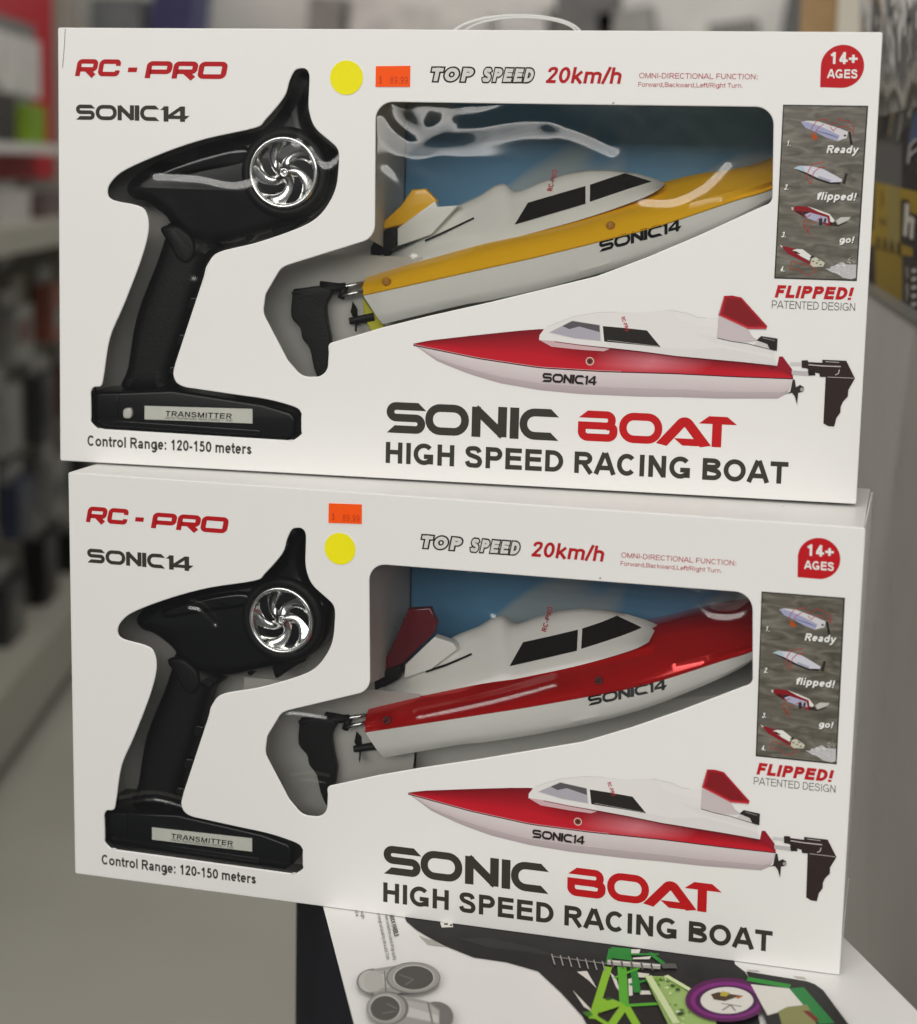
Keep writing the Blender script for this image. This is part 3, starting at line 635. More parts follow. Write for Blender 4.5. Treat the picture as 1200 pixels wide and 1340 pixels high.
def cabin(m_):
    Y = Y1 - .00018
    poly(m_, [(289.77,84.41),(289.91,87.02),(292.42,90.59),(299.27,94.74),(308.28,98.09),(322.03,100.96),(333.62,101.8),(347.32,101.86),(355.81,103.02),(361.56,103.86),(372.8,102.56),(378.39,100.33),(383.46,100.18),(389.21,100.72),(390.67,89.59),(405.05,87.17),(420.68,83.54),(422.95,75.35),(403.45,76.54),(367.45,78.41),(348.17,80.22),(330.93,81.47),(313.58,82.73),(298.74,84.11)], Y, (.745, .725, .705))
    poly(m_, [(289.77,84.41),(298.74,84.11),(313.58,82.73),(330.94,81.26),(326.69,79.36),(313.69,79.71),(297.1,80.79)], Y, (.60, .40, .42))
    poly(m_, [(327.35,84.83),(343.74,83.79),(359.18,82.8),(373.67,82.09),(390.91,84.06),(405.29,82.07),(420.88,79.3),(422.9,75.47),(403.44,76.71),(367.44,78.58),(348.16,80.39),(330.92,81.69)], Y - .00001, (.70, .68, .665))
    poly(m_, [(364.31,103.11),(378.42,99.78),(388.95,99.95),(390,95.1),(379.44,95.56),(368.74,98.58)], Y - .00001, (.765, .745, .725))
    poly(m_, [(375.37,91.99),(390.67,89.59),(405.06,86.96),(419.84,83.72),(421.22,81.01),(403.12,83.69),(388.28,86.51)], Y - .00001, (.715, .695, .68))
    line(m_, [(298.76,83.67),(313.6,82.3),(348.18,79.79),(367.47,77.98),(403.47,76.03),(422.76,74.91)], .35, Y - .00003, (.10, .01, .02))
    line(m_, [(361.56,103.86),(372.8,102.56),(378.39,100.33),(383.46,100.18)], .25, Y - .00003, (.52, .50, .48))
    line(m_, [(294.12,91.95),(308.28,98.09),(322.03,100.96),(333.62,101.8)], .25, Y - .00003, (.56, .54, .52))
    poly(m_, [(294.89,88.51),(308.13,96.19),(324.21,94.28),(325.2,84.83),(309.13,85.81)], Y - .00002, (.60, .58, .57))
    poly(m_, [(295.75,88.98),(308.36,95.81),(323.83,93.92),(324.62,85.2),(309.99,86.14)], Y - .00004, (.40, .38, .43))
    poly(m_, [(302.82,92.71),(308.36,95.81),(323.83,93.92),(324.1,90.05),(312.36,92.85),(306.78,91.13)], Y - .00006, (.10, .09, .10))
    poly(m_, [(325.66,93.56),(338.24,92.95),(350.57,92.04),(358.57,82.99),(343.74,83.92),(326.79,84.89)], Y - .00004, (.020, .018, .016))
    line(m_, [(328.62,85.7),(342.86,84.53),(357.45,83.38)], .35, Y - .00008, (.30, .28, .27))
def fin(m_):
    Y = Y1 - .0003
    poly(m_, [(390.12,101.9),(398.24,98.8),(405.93,95.27),(408.64,91.13),(412.09,88.72),(400.85,87.43),(389.41,89.54)], Y, (.56, .49, .50))
    line(m_, [(389.71,89.3),(396.63,87.9),(406.33,86.79),(421.51,83.57)], .4, Y - .00003, (.10, .085, .085))
    poly(m_, [(389.7,101.89),(392.28,112.75),(396.75,113.15),(401.8,112.31),(416.7,96.94),(416.17,95.1),(406.16,94.9)], Y - .00003, (.38, .010, .020))
    poly(m_, [(392.18,102.83),(393.88,111.57),(401.22,111.4),(414.6,97.29),(406.71,96.57)], Y - .00006, (.22, .010, .014))
    line(m_, [(390.11,102.12),(406.13,95.49),(416.35,95.66)], .5, Y - .00008, (.62, .10, .11)); line(m_, [(392.38,112.37),(390.3,102.55)], .35, Y - .00008, (.58, .20, .20))
    poly(m_, [(411.25,88.9),(413.64,91.32),(422.64,90.27),(422.56,83.4),(418.56,84.3),(417.18,87.01)], Y - .00004, (.022, .018, .017))
    line(m_, [(414.52,90.3),(421.24,89.07)], .4, Y - .0001, (.25, .22, .22))
    poly(m_, [(412.1,88.51),(416.77,86.78),(418.16,83.86),(409.3,85.85)], Y - .00002, (.60, .57, .56))
def rudder_art(m_):
    Y = Y1 - .0002; BR = (.030, .018, .017)
    poly(m_, [(430.12,77.56),(436.76,77.62),(436.85,75.71),(430.22,75.65)], Y, (.60, .58, .58)); poly(m_, [(431.18,72.93),(441.15,72.71),(441.26,70.39),(431.3,70.6)], Y, (.48, .46, .47))
    poly(m_, [(436.29,78.66),(439.38,78.99),(440.05,77.96),(447.49,77.85),(447.41,79.53),(460.33,79.47),(465.48,69.94),(462.26,63.41),(462.24,59.85),(459.73,56.77),(458.65,53.75),(458.69,50.78),(456.7,47.71),(455.73,42.76),(452.62,42.82),(449.82,44.18),(449.71,70.07),(446.66,69.94),(446.15,71.86),(441.98,72.54),(439.41,74.34),(436.49,74.64)], Y - .00003, BR)
    poly(m_, [(439.86,73.51),(443.55,74.3),(444.14,70.72),(440.44,70.35)], Y - .00006, (.02, .014, .014))
    for L, wd in (([(440.13,76.48),(447.17,76.14),(457.47,76.15)], .6), ([(449.11,78.55),(456.52,78.43)], .35), ([(450.78,70.11),(464.78,70.04)], .3), ([(456.94,74.44),(456.44,72.3),(454.84,71.39)], .5)):
        line(m_, L, wd, Y - .0001, (.50, .46, .46))
    poly(m_, [(432.02,67.87),(433.09,67.91),(433.93,63.69),(436.14,65.07),(438.28,63.88),(437.79,61.31),(435.33,60.56),(435.04,53.94),(433.56,58.57),(432.01,60.42),(428.5,59.83),(430.94,61.01)], Y - .00003, (.03, .022, .022))
    poly(m_, circle([(437.31,62.57)][0], 1.1), Y - .00006, (.35, .33, .33))

def stickers(b, root):
    if b == 1: c, pr = [(174.66,229.35)][0], [(191.73,235.91),(211.65,236.31),(211.69,224.65),(191.73,224.42)]
    else: c, pr = [(173.34,222.33)][0], [(166.33,248.87),(186.36,249.59),(186.48,238.08),(166.18,237.28)]
    rr = 9.6 if b == 1 else 9.4
    prism_obj('round_sticker', [mm(p) for p in circle(c, rr, 48)], -.00035, -.00005, 0, 'sticker_yellow', root)
    ps = prism_obj('price_sticker', [mm(p) for p in pr], -.00040, -.00005, 0, 'sticker_orange', root)
    t = MB(); x0, x1 = pr[0][0], pr[1][0]; z0 = pr[3][1]
    for s_, a, c_ in (('$', .10, .20), ('89.99', .42, .96)):
        it, wd = text_items(s_, .10, .09, .1)
        lettering(t, it, placer(x0 + (x1 - x0) * a, x0 + (x1 - x0) * c_, z0 + 1.8, 4.0, wd), (.42, .035, .01), -.00046)
    t.build('price_lettering', 'ink', ps)

# ------------------------------------------------------------------ the toy boat
O = Vector((.32, .06, .12))
def at(L, d): return [Vector((p[0] / 1000, d / 1000, p[1] / 1000)) for p in L]
NS = 64
l0 = resample(smooth_line(at([(193.89,88.46),(214.47,94.16),(242.08,101.61),(256.91,104.48),(283.59,111.22),(299,115.64),(326.44,124.21),(353.9,134.58),(380.48,146.96),(400.05,156.87),(415.24,166.17),(445.92,187.47)], 20.5), 6), NS)
lc = resample(smooth_line(at([(189.5,95.03),(215.06,100.85),(257.32,110.94),(313.23,124.35),(353.96,139.41),(386.69,154.42),(415.13,169.1),(445.83,187.8)], 17), 6), NS)
l1 = resample(smooth_line(at([(182.87,105.16),(221.32,114.67),(257.14,123.61),(283.64,130.24),(320.21,140.2),(353.61,149.93),(393.48,164.57),(415,172.04),(445.79,188.19)], 16), 6), NS)
dt = resample(smooth_line(at([(178.34,119.94),(213.49,132.92),(250.42,145.31),(286.87,153.91),(322.69,164.61),(354.83,175.74),(377.54,181.27),(404.9,184.66),(413.94,186.15),(446.43,190.46)], 52), 6), NS)
for L, k in ((l0, 20.5), (lc, 17), (l1, 16)):      # sides close in towards the bow
    for i, p in enumerate(L): t_ = max(0, (i / NS - .5) / .5); p.y = (k + (50 - k) * t_ ** 2.4) / 1000
def mirror(L, d, up): return [Vector((p.x, d / 1000 if i < NS * .5 else (d + (54 - d) * ((i / NS - .5) / .5) ** 2.4) / 1000, p.z + up / 1000)) for i, p in enumerate(L)]
l2 = smooth_line(at([(186.5,114.34),(203.17,120.08),(224.76,127.28),(252.48,136.16),(280.34,144.28),(302.99,151.07),(324.51,158.43),(344.47,166.51),(353.02,171.75)], 36), 8)
l3 = at([(179.94,123.5),(188.67,128.39),(205.06,138.07),(218.93,149.44),(225.78,156.91),(232.7,160.45),(242.59,165.04),(251.01,170.89),(256.04,172.81),(259.3,171.97),(262.62,168.66),(265.88,167.83),(279.33,173.98),(293.24,178.99),(307.01,181.6),(321.01,181.92),(335.01,180.3),(347.67,177.23),(354.02,174.71)], 58)
l2 = resample(l2, NS); l3 = resample(l3, NS)
PROF = ((0, 32), (.10, 33), (.30, 37), (.55, 44), (.80, 50), (.94, 55), (1, 60))
def prof(f):
    f = min(max(f, 0), 1)
    for (a, da), (b, db) in zip(PROF, PROF[1:]):
        if f <= b: return da + (db - da) * (f - a) / (b - a)
    return 60
def on_line(L, x):
    for a, b in zip(L, L[1:]):
        if a.x <= x <= b.x: return a.lerp(b, (x - a.x) / max(b.x - a.x, 1e-6))
    return L[0] if x < L[0].x else L[-1]
def cover_y(x, z):
    a, b = on_line(l2, x), on_line(l3, x); return prof((z - a.z) / max(b.z - a.z, .002)) / 1000
def hull_y(x, z):
    a, b = on_line(l1, x), on_line(lc, x); t_ = (a.z - z) / max(a.z - b.z, .001); return a.y + (b.y - a.y) * min(max(t_, 0), 1)
def strip_between(A, B, ts, ys=None):
    return [[Vector((p.lerp(q, t).x, p.lerp(q, t).y if ys is None else ys(t), p.lerp(q, t).z)) for p, q in zip(A, B)] for t in ts]
def make_boat(root):
    mk = lambda mb, name, m, par=root, sm=True: mb.build(name, m, par, sm, O)
    fl0, fl1 = mirror(l0, 88, 7), mirror(l1, 106, 20)
    h = MB(); rows = [fl1, fl0, l0, [a.lerp(b, .5) + Vector((0, -.0006, 0)) for a, b in zip(l0, lc)], lc, [a.lerp(b, .5) for a, b in zip(lc, l1)], l1]
    h.loft(rows); n = NS; h.f.append(tuple(k * n for k in range(len(rows))))
    ho = mk(h, 'hull', 'boat_white'); ho.data.set_sharp_from_angle(angle=R(24))
    d = MB()
    lip = [p + Vector((0, -.0009, .0004)) for p in l1]; lip2 = [p + Vector((0, .0008, .0022)) for p in l1]
    mid = [a.lerp(b, .3) + Vector((0, -.0085, 0)) for a, b in zip(l1, dt)]; mid2 = [a.lerp(b, .58) + Vector((0, -.0075, 0)) for a, b in zip(l1, dt)]
    rows = [[p + Vector((0, -.0002, -.0002)) for p in l1], lip, lip2, mid, mid2, [a.lerp(b, .82) + Vector((0, -.003, 0)) for a, b in zip(l1, dt)], dt, fl1]
    d.loft(rows); d.f.append(tuple(k * n for k in range(len(rows)))[::-1])
    dk = mk(d, 'deck', 'band'); dk.data.set_sharp_from_angle(angle=R(50))
    c = MB(); rows = [[p + Vector((0, .002, 0)) for p in l2]]
    for f, dep in PROF: rows.append([Vector((a.lerp(b, f).x, dep / 1000, a.lerp(b, f).z)) for a, b in zip(l2, l3)])
    taper = lambda i: max(0, 1 - (i / (NS - 1)) ** 3)
    rows.append([Vector((p.x, .060 + .012 * taper(i), p.z - .002)) for i, p in enumerate(l3)]); rows.append([Vector((p.x, .058 + .028 * taper(i), p.z + .010 * taper(i) - .003 * (1 - taper(i)))) for i, p in enumerate(l2)])
    c.loft(rows); c.f.append(tuple(k * n for k in range(len(rows)))[::-1])
    co = mk(c, 'cabin_cover', 'boat_white'); co.data.set_sharp_from_angle(angle=R(40))
    gl = MB()
    line3 = lambda P, w_, dy=.0005: [(v[0], cover_y(v[0], v[1]) - dy, v[1]) for v in ribbon([(p[0] / 1000, p[1] / 1000) for p in P], w_ / 1000, False)[0]]
    P = [(212.71,137.37),(228.77,144.82),(242.42,151.7)]; vs, fs = ribbon(smooth_line([mm(p) for p in P], 5), .0012, False)
    gl.add([(v[0], cover_y(v[0], v[1]) - .0004, v[1]) for v in vs], fs); mk(gl, 'recess_strip', 'soft_black', co)  # thin dark strip painted in for the shaded recess edge of the cover
    for qd in ([(268.22,148.57),(309.3,161.59),(307.82,171.92),(274.19,161.42)], [(311.76,162.76),(346.13,175.42),(329.9,179.99),(310.43,172.67)]):
        g = MB(); q = [Vector((*mm(p), 0)) for p in qd]; nn = 14
        for inset, yy in ((1.0, .0007),):
            vs = []
            for i in range(nn):
                for j in range(7):
                    a = q[0].lerp(q[1], i / (nn - 1)); bb = q[3].lerp(q[2], i / (nn - 1)); p = a.lerp(bb, j / 6)
                    vs.append((p.x, cover_y(p.x, p.y) - yy, p.y))
            g.add(vs, [(i * 7 + j, i * 7 + 7 + j, i * 7 + 8 + j, i * 7 + j + 1) for i in range(nn - 1) for j in range(6)])
        mk(g, 'cabin_window', 'window_black', co)
    pl = MB(); P = [(328.74,179),(330.94,179.49),(334.77,171.88),(333.03,170.97)]
    pl.add([(p[0] / 1000, cover_y(p[0] / 1000, p[1] / 1000) - .0011, p[1] / 1000) for p in P], [(0, 1, 2, 3)]); mk(pl, 'window_pillar', 'soft_black', co)
    s_ = MB(); it, wd = fancy_items('SONIC14', techno, .03)
    a, b_ = [(320.51,134.78),(367.75,148.8)]; rot = math.atan2(b_[1] - a[1], b_[0] - a[0]); ln = math.hypot(b_[0] - a[0], b_[1] - a[1])
    lettering(s_, it, placer(a[0], a[0] + ln, a[1] - .3, 6.3, wd, .25, rot), None, 0)
    s_.v = [(v[0], hull_y(v[0], v[2]) - .0005 + v[1], v[2]) for v in s_.v]; mk(s_, 'hull_lettering', 'gloss_black', ho, False)
    s_ = MB(); it, wd = text_items('RC-PRO', .2); a = [(288.12,168.21)][0]
    lettering(s_, it, placer(a[0], a[0] + 13, a[1], 3.2, wd, 0, R(84)), None, 0)
    s_.v = [(v[0], cover_y(v[0], v[2]) - .0006 + v[1], v[2]) for v in s_.v]; mk(s_, 'cabin_lettering', 'red_paint', co, False)
    a = [(326.03,149.79),(196.26,113.77)]
    for k, p in enumerate(a):
        t_ = MB(); y = (.0172, .0160)[k]
        t_.torus((p[0] / 1000, y + .001, p[1] / 1000), .0019, .0007, Vector((-.1, -1, .5)), 20, 8)
        t_.add([(p[0] / 1000 + .0019 * math.cos(i * .5236), y + .0009, p[1] / 1000 + .0019 * math.sin(i * .5236)) for i in range(12)], [tuple(range(12))])
        mk(t_, 'deck_screw', 'screw', dk)
    # stern gear
    r_ = prism_obj('rudder', [mm(p) for p in smooth_ring([(137.54,103.15),(137.51,105.88),(149.72,109.01),(156.77,108.79),(161.97,106.24),(158.35,97.95),(159.46,87.07),(161.5,77.11),(160.25,66.55),(159.47,56.42),(155.75,52.13),(151.37,60.68),(148.85,71.58),(144.03,77.81),(142.52,84.16),(136.99,90.81)])], .023, .029, .001, 'soft_black', root, O)
    k = MB(); a, b_, c_, e_ = [Vector((p[0] / 1000, .026, p[1] / 1000)) for p in [(138.48,104.09),(169.4,109.66),(181.46,112.31),(166.72,102.32)]]
    k.tube([a, b_], [.0032, .0024]); k.tube([b_, e_], .0022); k.tube([(a + b_) / 2 + Vector((0, 0, .004)), b_], .0016); mk(k, 'tiller', 'navy', r_)
    k = MB()
    for P in ([(167.65,103.99),(182.72,107.88)],[(159.41,107.11),(183.55,112.87)]):
        k.tube([(P[0][0] / 1000, .025, P[0][1] / 1000), (P[1][0] / 1000, .030, P[1][1] / 1000)], .0013)
    mk(k, 'rudder_rod', 'silver_rod', r_)
    k = MB(); c_ = [(175.29,89.68)][0]; c_ = Vector((c_[0] / 1000, .03, c_[1] / 1000))
    ax = Vector((1, .1, .22)).normalized(); k.tube([c_ - ax * .004, c_ + ax * .011], [.0022, .0026])
    for an in (100, 220, 340):
        d_ = Vector((-.22, 0, 1)); d_ = Matrix.Rotation(R(an - 90), 3, ax) @ d_.normalized(); sd = d_.cross(ax) * .003 + ax * .0018
        k.add([c_ - sd * .5, c_ + sd * .5, c_ + d_ * .006 + sd, c_ + d_ * .0115 + sd * .2, c_ + d_ * .006 - sd], [(0, 1, 2, 3, 4)])
    mk(k, 'propeller', 'soft_black', root, False)
def smooth_ring(pts, n=3): return [tuple(p) for p in smooth_line(pts, n, True)]
def make_spoiler(root, wing, post, inv, mw):
    sp = prism_obj('spoiler', [inv(mm(p)) for p in wing], .047, .053, .0012, mw, root, O)
    prism_obj('spoiler_post', [inv(mm(p)) for p in post[0]], .044, .052, .0006, 'boat_white', sp, O)
    prism_obj('spoiler_mount', [inv(mm(p)) for p in post[1]], .045, .054, .0006, 'soft_black', sp, O)

# ------------------------------------------------------------------ the pistol grip transmitter
Q = Vector((.085, .03, .03))
def make_tx(root):
    sm = lambda P, d, n=4: [mm(p) for p in smooth_ring(P, n)]
    hd = prism_obj('head', sm([(33.15,163.57),(37.99,171.4),(53.89,181.23),(81.09,191.62),(110.34,198.36),(121.53,203.87),(132.55,218.18),(137.07,228.35),(139.32,233.2),(142.54,234.11),(144.91,230.19),(145.13,214.37),(146.65,205.14),(150.44,199.02),(157.94,192.96),(162.62,189.07),(163.84,184.67),(163.26,178.02),(161.57,167.78),(157.07,158.77),(148.81,150.98),(138.6,145.79),(112.8,137.9),(93.85,132.84),(74.71,134.12),(63.15,141.09),(57.35,148.22),(45.75,155.67),(37.51,157.76)], 22), .018, .044, .0085, 'black_plastic', root, Q)
    # moulded ridge along the barrel
    rd = prism_obj('barrel_ridge', sm([(54.8,174.36),(81.9,184.76),(109.17,190.6),(110.19,181.73),(81.95,174.92),(57.21,169.01)], 17), .0155, .022, .003, 'gloss_black', hd, Q)
    gr = prism_obj('grip', sm([(61.45,144.68),(86.49,133.51),(89.88,128.14),(82.74,120.63),(72.31,86.29),(61.27,53.36),(59.83,43.96),(30.35,42.66),(33.32,55.93),(39.21,87.87),(51.84,120.15),(57.13,135.43)], 24), .020, .044, .0075, 'soft_black', root, Q)
    for P, wd in (((76.56,96.79),(9,17)), ((69.91,74.46),(10,17)), ((64.16,55.71),(9,12))):
        ring = [mm(p) for p in rounded([(P[0] - 4, P[1] - wd[1] * .22), (P[0] + 3, P[1] - wd[1] * .22), (P[0] + 5.5, P[1] + wd[1] * .22), (P[0] - 1.5, P[1] + wd[1] * .22)], 2, 4, True)]
        prism_obj('finger_groove', ring, .0188, .0235, .0009, 'gloss_black', gr, Q)
    prism_obj('thumb_pad', sm([(56.17,140.93),(66.74,143.02),(76.36,136.02),(78.32,126.99),(73.56,120.47),(66.82,123),(61.98,131.07)], 20), .0185, .024, .0025, 'soft_black', gr, Q)
    bs = prism_obj('base', [mm(p) for p in [(14.31,41.35),(68.55,45.61),(125.14,39.83),(142.23,35.56),(145.1,32.03),(145.24,21.92),(140.09,17.99),(18.69,19.49),(14.25,23.04)]], .0065, .05, .0022, 'black_plastic', root, Q)
    prism_obj('battery_cover', [mm(p) for p in [(16.98,25.87),(123.84,24.01),(123.89,19.87),(19.92,20.38),(16.97,22.59)]], .0055, .012, .0007, 'gloss_black', bs, Q)
    prism_obj('battery_cover', [mm(p) for p in [(19.97,40.97),(34.67,41.86),(34.66,27.17),(19.93,27.41)]], .0058, .012, .0007, 'black_plastic', bs, Q)
    lb = prism_obj('name_label', [mm(p) for p in [(51.56,35.11),(118.96,36.36),(119.05,27.64),(51.58,26.98)]], .0059, .0064, 0, 'label_white', bs, Q)
    t = MB(); a, b_, c_ = [(64.6,29.51),(106.83,29.74),(64.59,32.75)]
    rot = math.atan2(b_[1] - a[1], b_[0] - a[0]); it, wd = text_items('TRANSMITTER', .17, None, .05)
    lettering(t, it, placer(a[0], b_[0], a[1], c_[1] - a[1], wd, .1, rot), None, .0057)
    a, b_ = [(64.61,27.93),(106.84,28.18)]; it, wd = text_items('DIGITAL PROPORTIONAL RADIO CONTROL SYSTEM', .12, None, .05)
    lettering(t, it, placer(a[0], b_[0], a[1], 1.15, wd, .1, rot), None, .0057)
    t.build('label_lettering', 'soft_black', lb, False, Q)
    # steering wheel
    c = [(134.02,175.48)][0]; c = Vector((c[0] / 1000, .015, c[1] / 1000))
    ty = MB(); ty.torus(c + Vector((0, .003, 0)), .0232, .0036, n=64)
    wh = ty.build('steering_wheel', 'soft_black', root, True, Q)
    rm = MB(); rm.torus(c + Vector((0, -.001, 0)), .0198, .0016, n=72); 
    nseg = 72
    rows = [[c + Vector((rad * math.cos(i * 2 * math.pi / nseg), dy, rad * math.sin(i * 2 * math.pi / nseg))) for i in range(nseg + 1)] for rad, dy in ((.0192, -.001), (.0178, .002), (.0172, .006))]
    rm.loft(rows); rm.build('wheel_rim', 'chrome', wh, True, Q)
    for kk in range(5):
        sp = MB(); a0 = R(90 + 72 * kk); rows = []
        for i in range(11):
            t_ = i / 10; rad = .0030 + .0150 * t_; an = a0 - 1.25 * t_ ** 1.3
            wdt = .0036 + .0036 * (abs(t_ - .25) ** 1.2) + .0042 * t_ ** 1.8; dy = -.0005 + .0045 * (1 - t_) * t_ * 2
            ctr = Vector((math.cos(an), 0, math.sin(an))) * rad; td = Vector((-math.sin(an), 0, math.cos(an)))
            rows.append([c + ctr + td * wdt + Vector((0, dy + .0034, 0)), c + ctr + td * wdt * .3 + Vector((0, dy - .0004, 0)), c + ctr - td * wdt * .5 + Vector((0, dy + .0008, 0)), c + ctr - td * wdt + Vector((0, dy + .003, 0))])
        sp.loft(rows); sp.build('wheel_spoke', 'chrome', wh, True, Q)
    hb = MB(); hb.torus(c + Vector((0, .0002, 0)), .0021, .0008, n=28); hb.tube([c + Vector((0, .001, 0)), c + Vector((0, .006, 0))], .0034, 20)
    hb.build('wheel_hub', 'chrome', wh, True, Q)
    dk = MB(); dk.add([c + Vector((.0205 * math.cos(i * .1309), .0075, .0205 * math.sin(i * .1309))) for i in range(48)], [tuple(range(48))]); dk.build('wheel_well', 'soft_black', wh, False, Q)
    # trigger and its guard under the head
    tg = prism_obj('trigger', sm([(109.68,134.23),(118.1,142.57),(123.76,141.37),(126.65,134.7),(133.18,138.93),(140.59,144.51),(146.14,148.68),(136.71,155.6),(118,151.56),(106.77,142.27)], 20), .024, .036, .002, 'gloss_black', root, Q)
# ------------------------------------------------------------------ build the two boxes and what is in them
mat('band_plain', (.5, .5, .5))
MATS['red_paint'] = mat('red_print', (.45, .02, .02), .35)
BOXES = {}
for b, M, label in ((1, M1, 'upper white toy boat box, yellow and white boat behind its window'), (2, M2, 'lower white toy boat box, red and white boat behind its window')):
    root = card_box(b, M, label, .0032 if b == 1 else -.0008)
    print_front(b, root); stickers(b, root); BOXES[b] = root
def rim(x, z, x0, x1, z0, z1, s):                 # film lies flat where it is glued round the window
    return min(1, (x - x0) / s, (x1 - x) / s, (z - z0) / s, (z1 - z) / s)
def fold(x, z, ax, az, bx, bz, wd):               # soft crease between two points
    d = Vector((bx - ax, bz - az)); L2_ = d.length_squared; t = max(0, min(1, ((x - ax) * d.x + (z - az) * d.y) / L2_))
    q = Vector((x - ax - d.x * t, z - az - d.y * t)); return math.exp(-(q.length / wd) ** 2)
def nz(x, z, s, k): return noise.noise(Vector((x / s, z / s, k)))
def crease(x, z, path, wd, slope=.185):
    q = Vector((x, z)); best = 1e9
    for a, b in zip(path, path[1:]):
        d = b - a; t = max(0, min(1, (q - a).dot(d) / d.length_squared)); best = min(best, (q - a - d * t).length)
    best = math.sqrt(best * best + 1.2); v = wd - best
    return slope * (.5 * (v + math.sqrt(v * v + 1.5)))
CV = lambda L: [Vector(p) for p in smooth_line(L, 4)]
FA = CV([(194.48,208.66),(202.69,199.37),(216.14,193.6),(229.27,198.95),(248.95,201.81),(274.92,206.45),(290.01,206.67)]); FB = CV([(231.86,219.38),(229.47,209.16),(220.79,203.07),(213.56,209.78),(209.82,219.1)])
FC = CV([(290.01,206.67),(309.49,201.1),(326.79,193.85)]); FD = CV([(345.68,165.68),(361.71,166.05),(377.32,173.94),(389.26,186.66)]); FE = CV([(198.59,181.69),(210.01,169),(217.12,149.73),(215.27,132.32)])
FT = (CV([(61.1,174.13),(86.87,172.9),(105.48,169.77),(117.94,172.23)]), CV([(151.51,228.68),(151.65,218.37),(148.16,208.85),(144.71,194.96)]), CV([(154.75,191.67),(162.14,182.27),(169.74,187.61)]), CV([(72.02,141.55),(81.48,128.44),(83.43,115.1)]))
def film1(x, z):
    e = max(0, rim(x, z, 178, 424, 40, 226, 7)); g = math.exp(-((x - 215) / 45) ** 2 - ((z - 195) / 34) ** 2)
    return max(.2, e * (1.2 + .8 * nz(x, z, 70, 1.3) + 1.6 * g * nz(x, z * 1.1, 26, 8.1) + .155 * max(0, z - 186) * math.exp(-((x - 228) / 34) ** 2) + 1.1 * nz(x * 1.3, z * .8, 17, 2.6) * math.exp(-((x - 225) / 34) ** 2 - ((z - 205) / 22) ** 2) + crease(x, z, FA, 9) + crease(x, z, FB, 10, .2) + crease(x, z, FC, 6) + crease(x, z, FD, 5) + crease(x, z, FE, 5) + .05 * nz(x, z, 9, 4)))
def film1t(x, z):
    e = max(0, rim(x, z, 10, 180, 10, 242, 7))
    return max(.2, e * (.9 + .5 * nz(x, z, 45, 5.2) + crease(x, z, FT[0], 5) + crease(x, z, FT[1], 4.5, .2) + crease(x, z, FT[2], 4.5) + crease(x, z, FT[3], 5, .15) + .3 * nz(x * 1.4, z, 16, 3.7)))
F2 = (CV([(378.36,214.59),(388.54,203.25),(402.81,203.62),(411.64,211.31)]), CV([(253.02,213.19),(256.86,202.72),(265.21,191.71)]), CV([(221.2,126.18),(264.58,139.82),(302.4,154.03)]), CV([(129.46,117.23),(143.03,121),(164.68,120.37)]), CV([(142.23,76.98),(152.9,80.1),(164.49,79.5)]))
F2T = (CV([(27.82,49.14),(53.53,56.09),(84.85,50.9)]), CV([(77.61,180.21),(85.49,179),(94.31,170.79)]), CV([(42.67,88.8),(48.96,106.55),(56.72,124.29)]))
def film2(x, z):
    e = max(0, rim(x, z, 178, 424, 40, 226, 14)) if x > 190 else 1
    return max(.2, e * (1.2 + .8 * nz(x, z, 75, 11.3) + .1 * nz(x, z, 18, 2) + crease(x, z, F2[0], 5, .40) + crease(x, z, F2[1], 5, .40) + crease(x, z, F2[2], 4.5, .42) + crease(x, z, F2[3], 4.5, .42) + crease(x, z, F2[4], 4, .42)))
def film2t(x, z):
    e = max(0, rim(x, z, 10, 180, 10, 242, 12)); return max(.2, e * (.8 + .5 * nz(x, z, 50, 21.2) + .1 * nz(x, z, 16, 3) + crease(x, z, F2T[0], 4, .44) + crease(x, z, F2T[1], 4, .42) + crease(x, z, F2T[2], 4, .4)))
KB = lambda x, z: x > 184 or 48 < z < 124 + (x - 100) * .17
KT = lambda x, z: not KB(x, z) or x < 112
film(BOXES[1], 1, 112, 424, 40, 226, film1, nx=280, nz=170, keep=KB); film(BOXES[1], 1, 10, 182, 10, 242, film1t, nx=170, nz=220, keep=KT)
film(BOXES[2], 2, 112, 424, 40, 226, film2, nx=240, nz=150, keep=KB); film(BOXES[2], 2, 10, 182, 10, 242, film2t, nx=170, nz=220, keep=KT)

def copy_tree(o, parent=None):
    c = o.copy(); COL.objects.link(c)
    if parent: c.parent = parent
    for ch in list(o.children): copy_tree(ch, c)
    return c
def reskin(o, swap):
    for q in [o] + list(o.children_recursive):
        if q.type == 'MESH' and q.data.materials and q.data.materials[0].name in swap:
            q.data = q.data.copy(); q.data.materials[0] = MATS[swap[q.data.materials[0].name]]
MATS['band'] = MATS['boat_yellow']; MATS['screw'] = MATS['screw_yellow']; MATS['navy'] = MATS['soft_black']
boat1 = empty('toy_boat', 'toy speedboat with a yellow deck and yellow spoiler inside the upper box', 'toy boat', M1 @ Matrix.Translation(O), 'toy boats seen through the box windows')
make_boat(boat1)
SA, SB, STX, STZ = (0.98432, 0.00947, 0.0053, 0.00092)
SIM = Matrix(((SA, 0, -SB, STX), (0, math.hypot(SA, SB), 0, .002), (SB, 0, SA, STZ), (0, 0, 0, 1)))
boat2 = copy_tree(boat1); boat2.matrix_world = M2 @ SIM @ Matrix.Translation(O)
boat2['label'] = 'toy speedboat with a metallic red deck and dark red spoiler inside the lower box'
reskin(boat2, {'boat_yellow': 'boat_red', 'screw_yellow': 'screw_dark'})
inv = SIM.inverted()
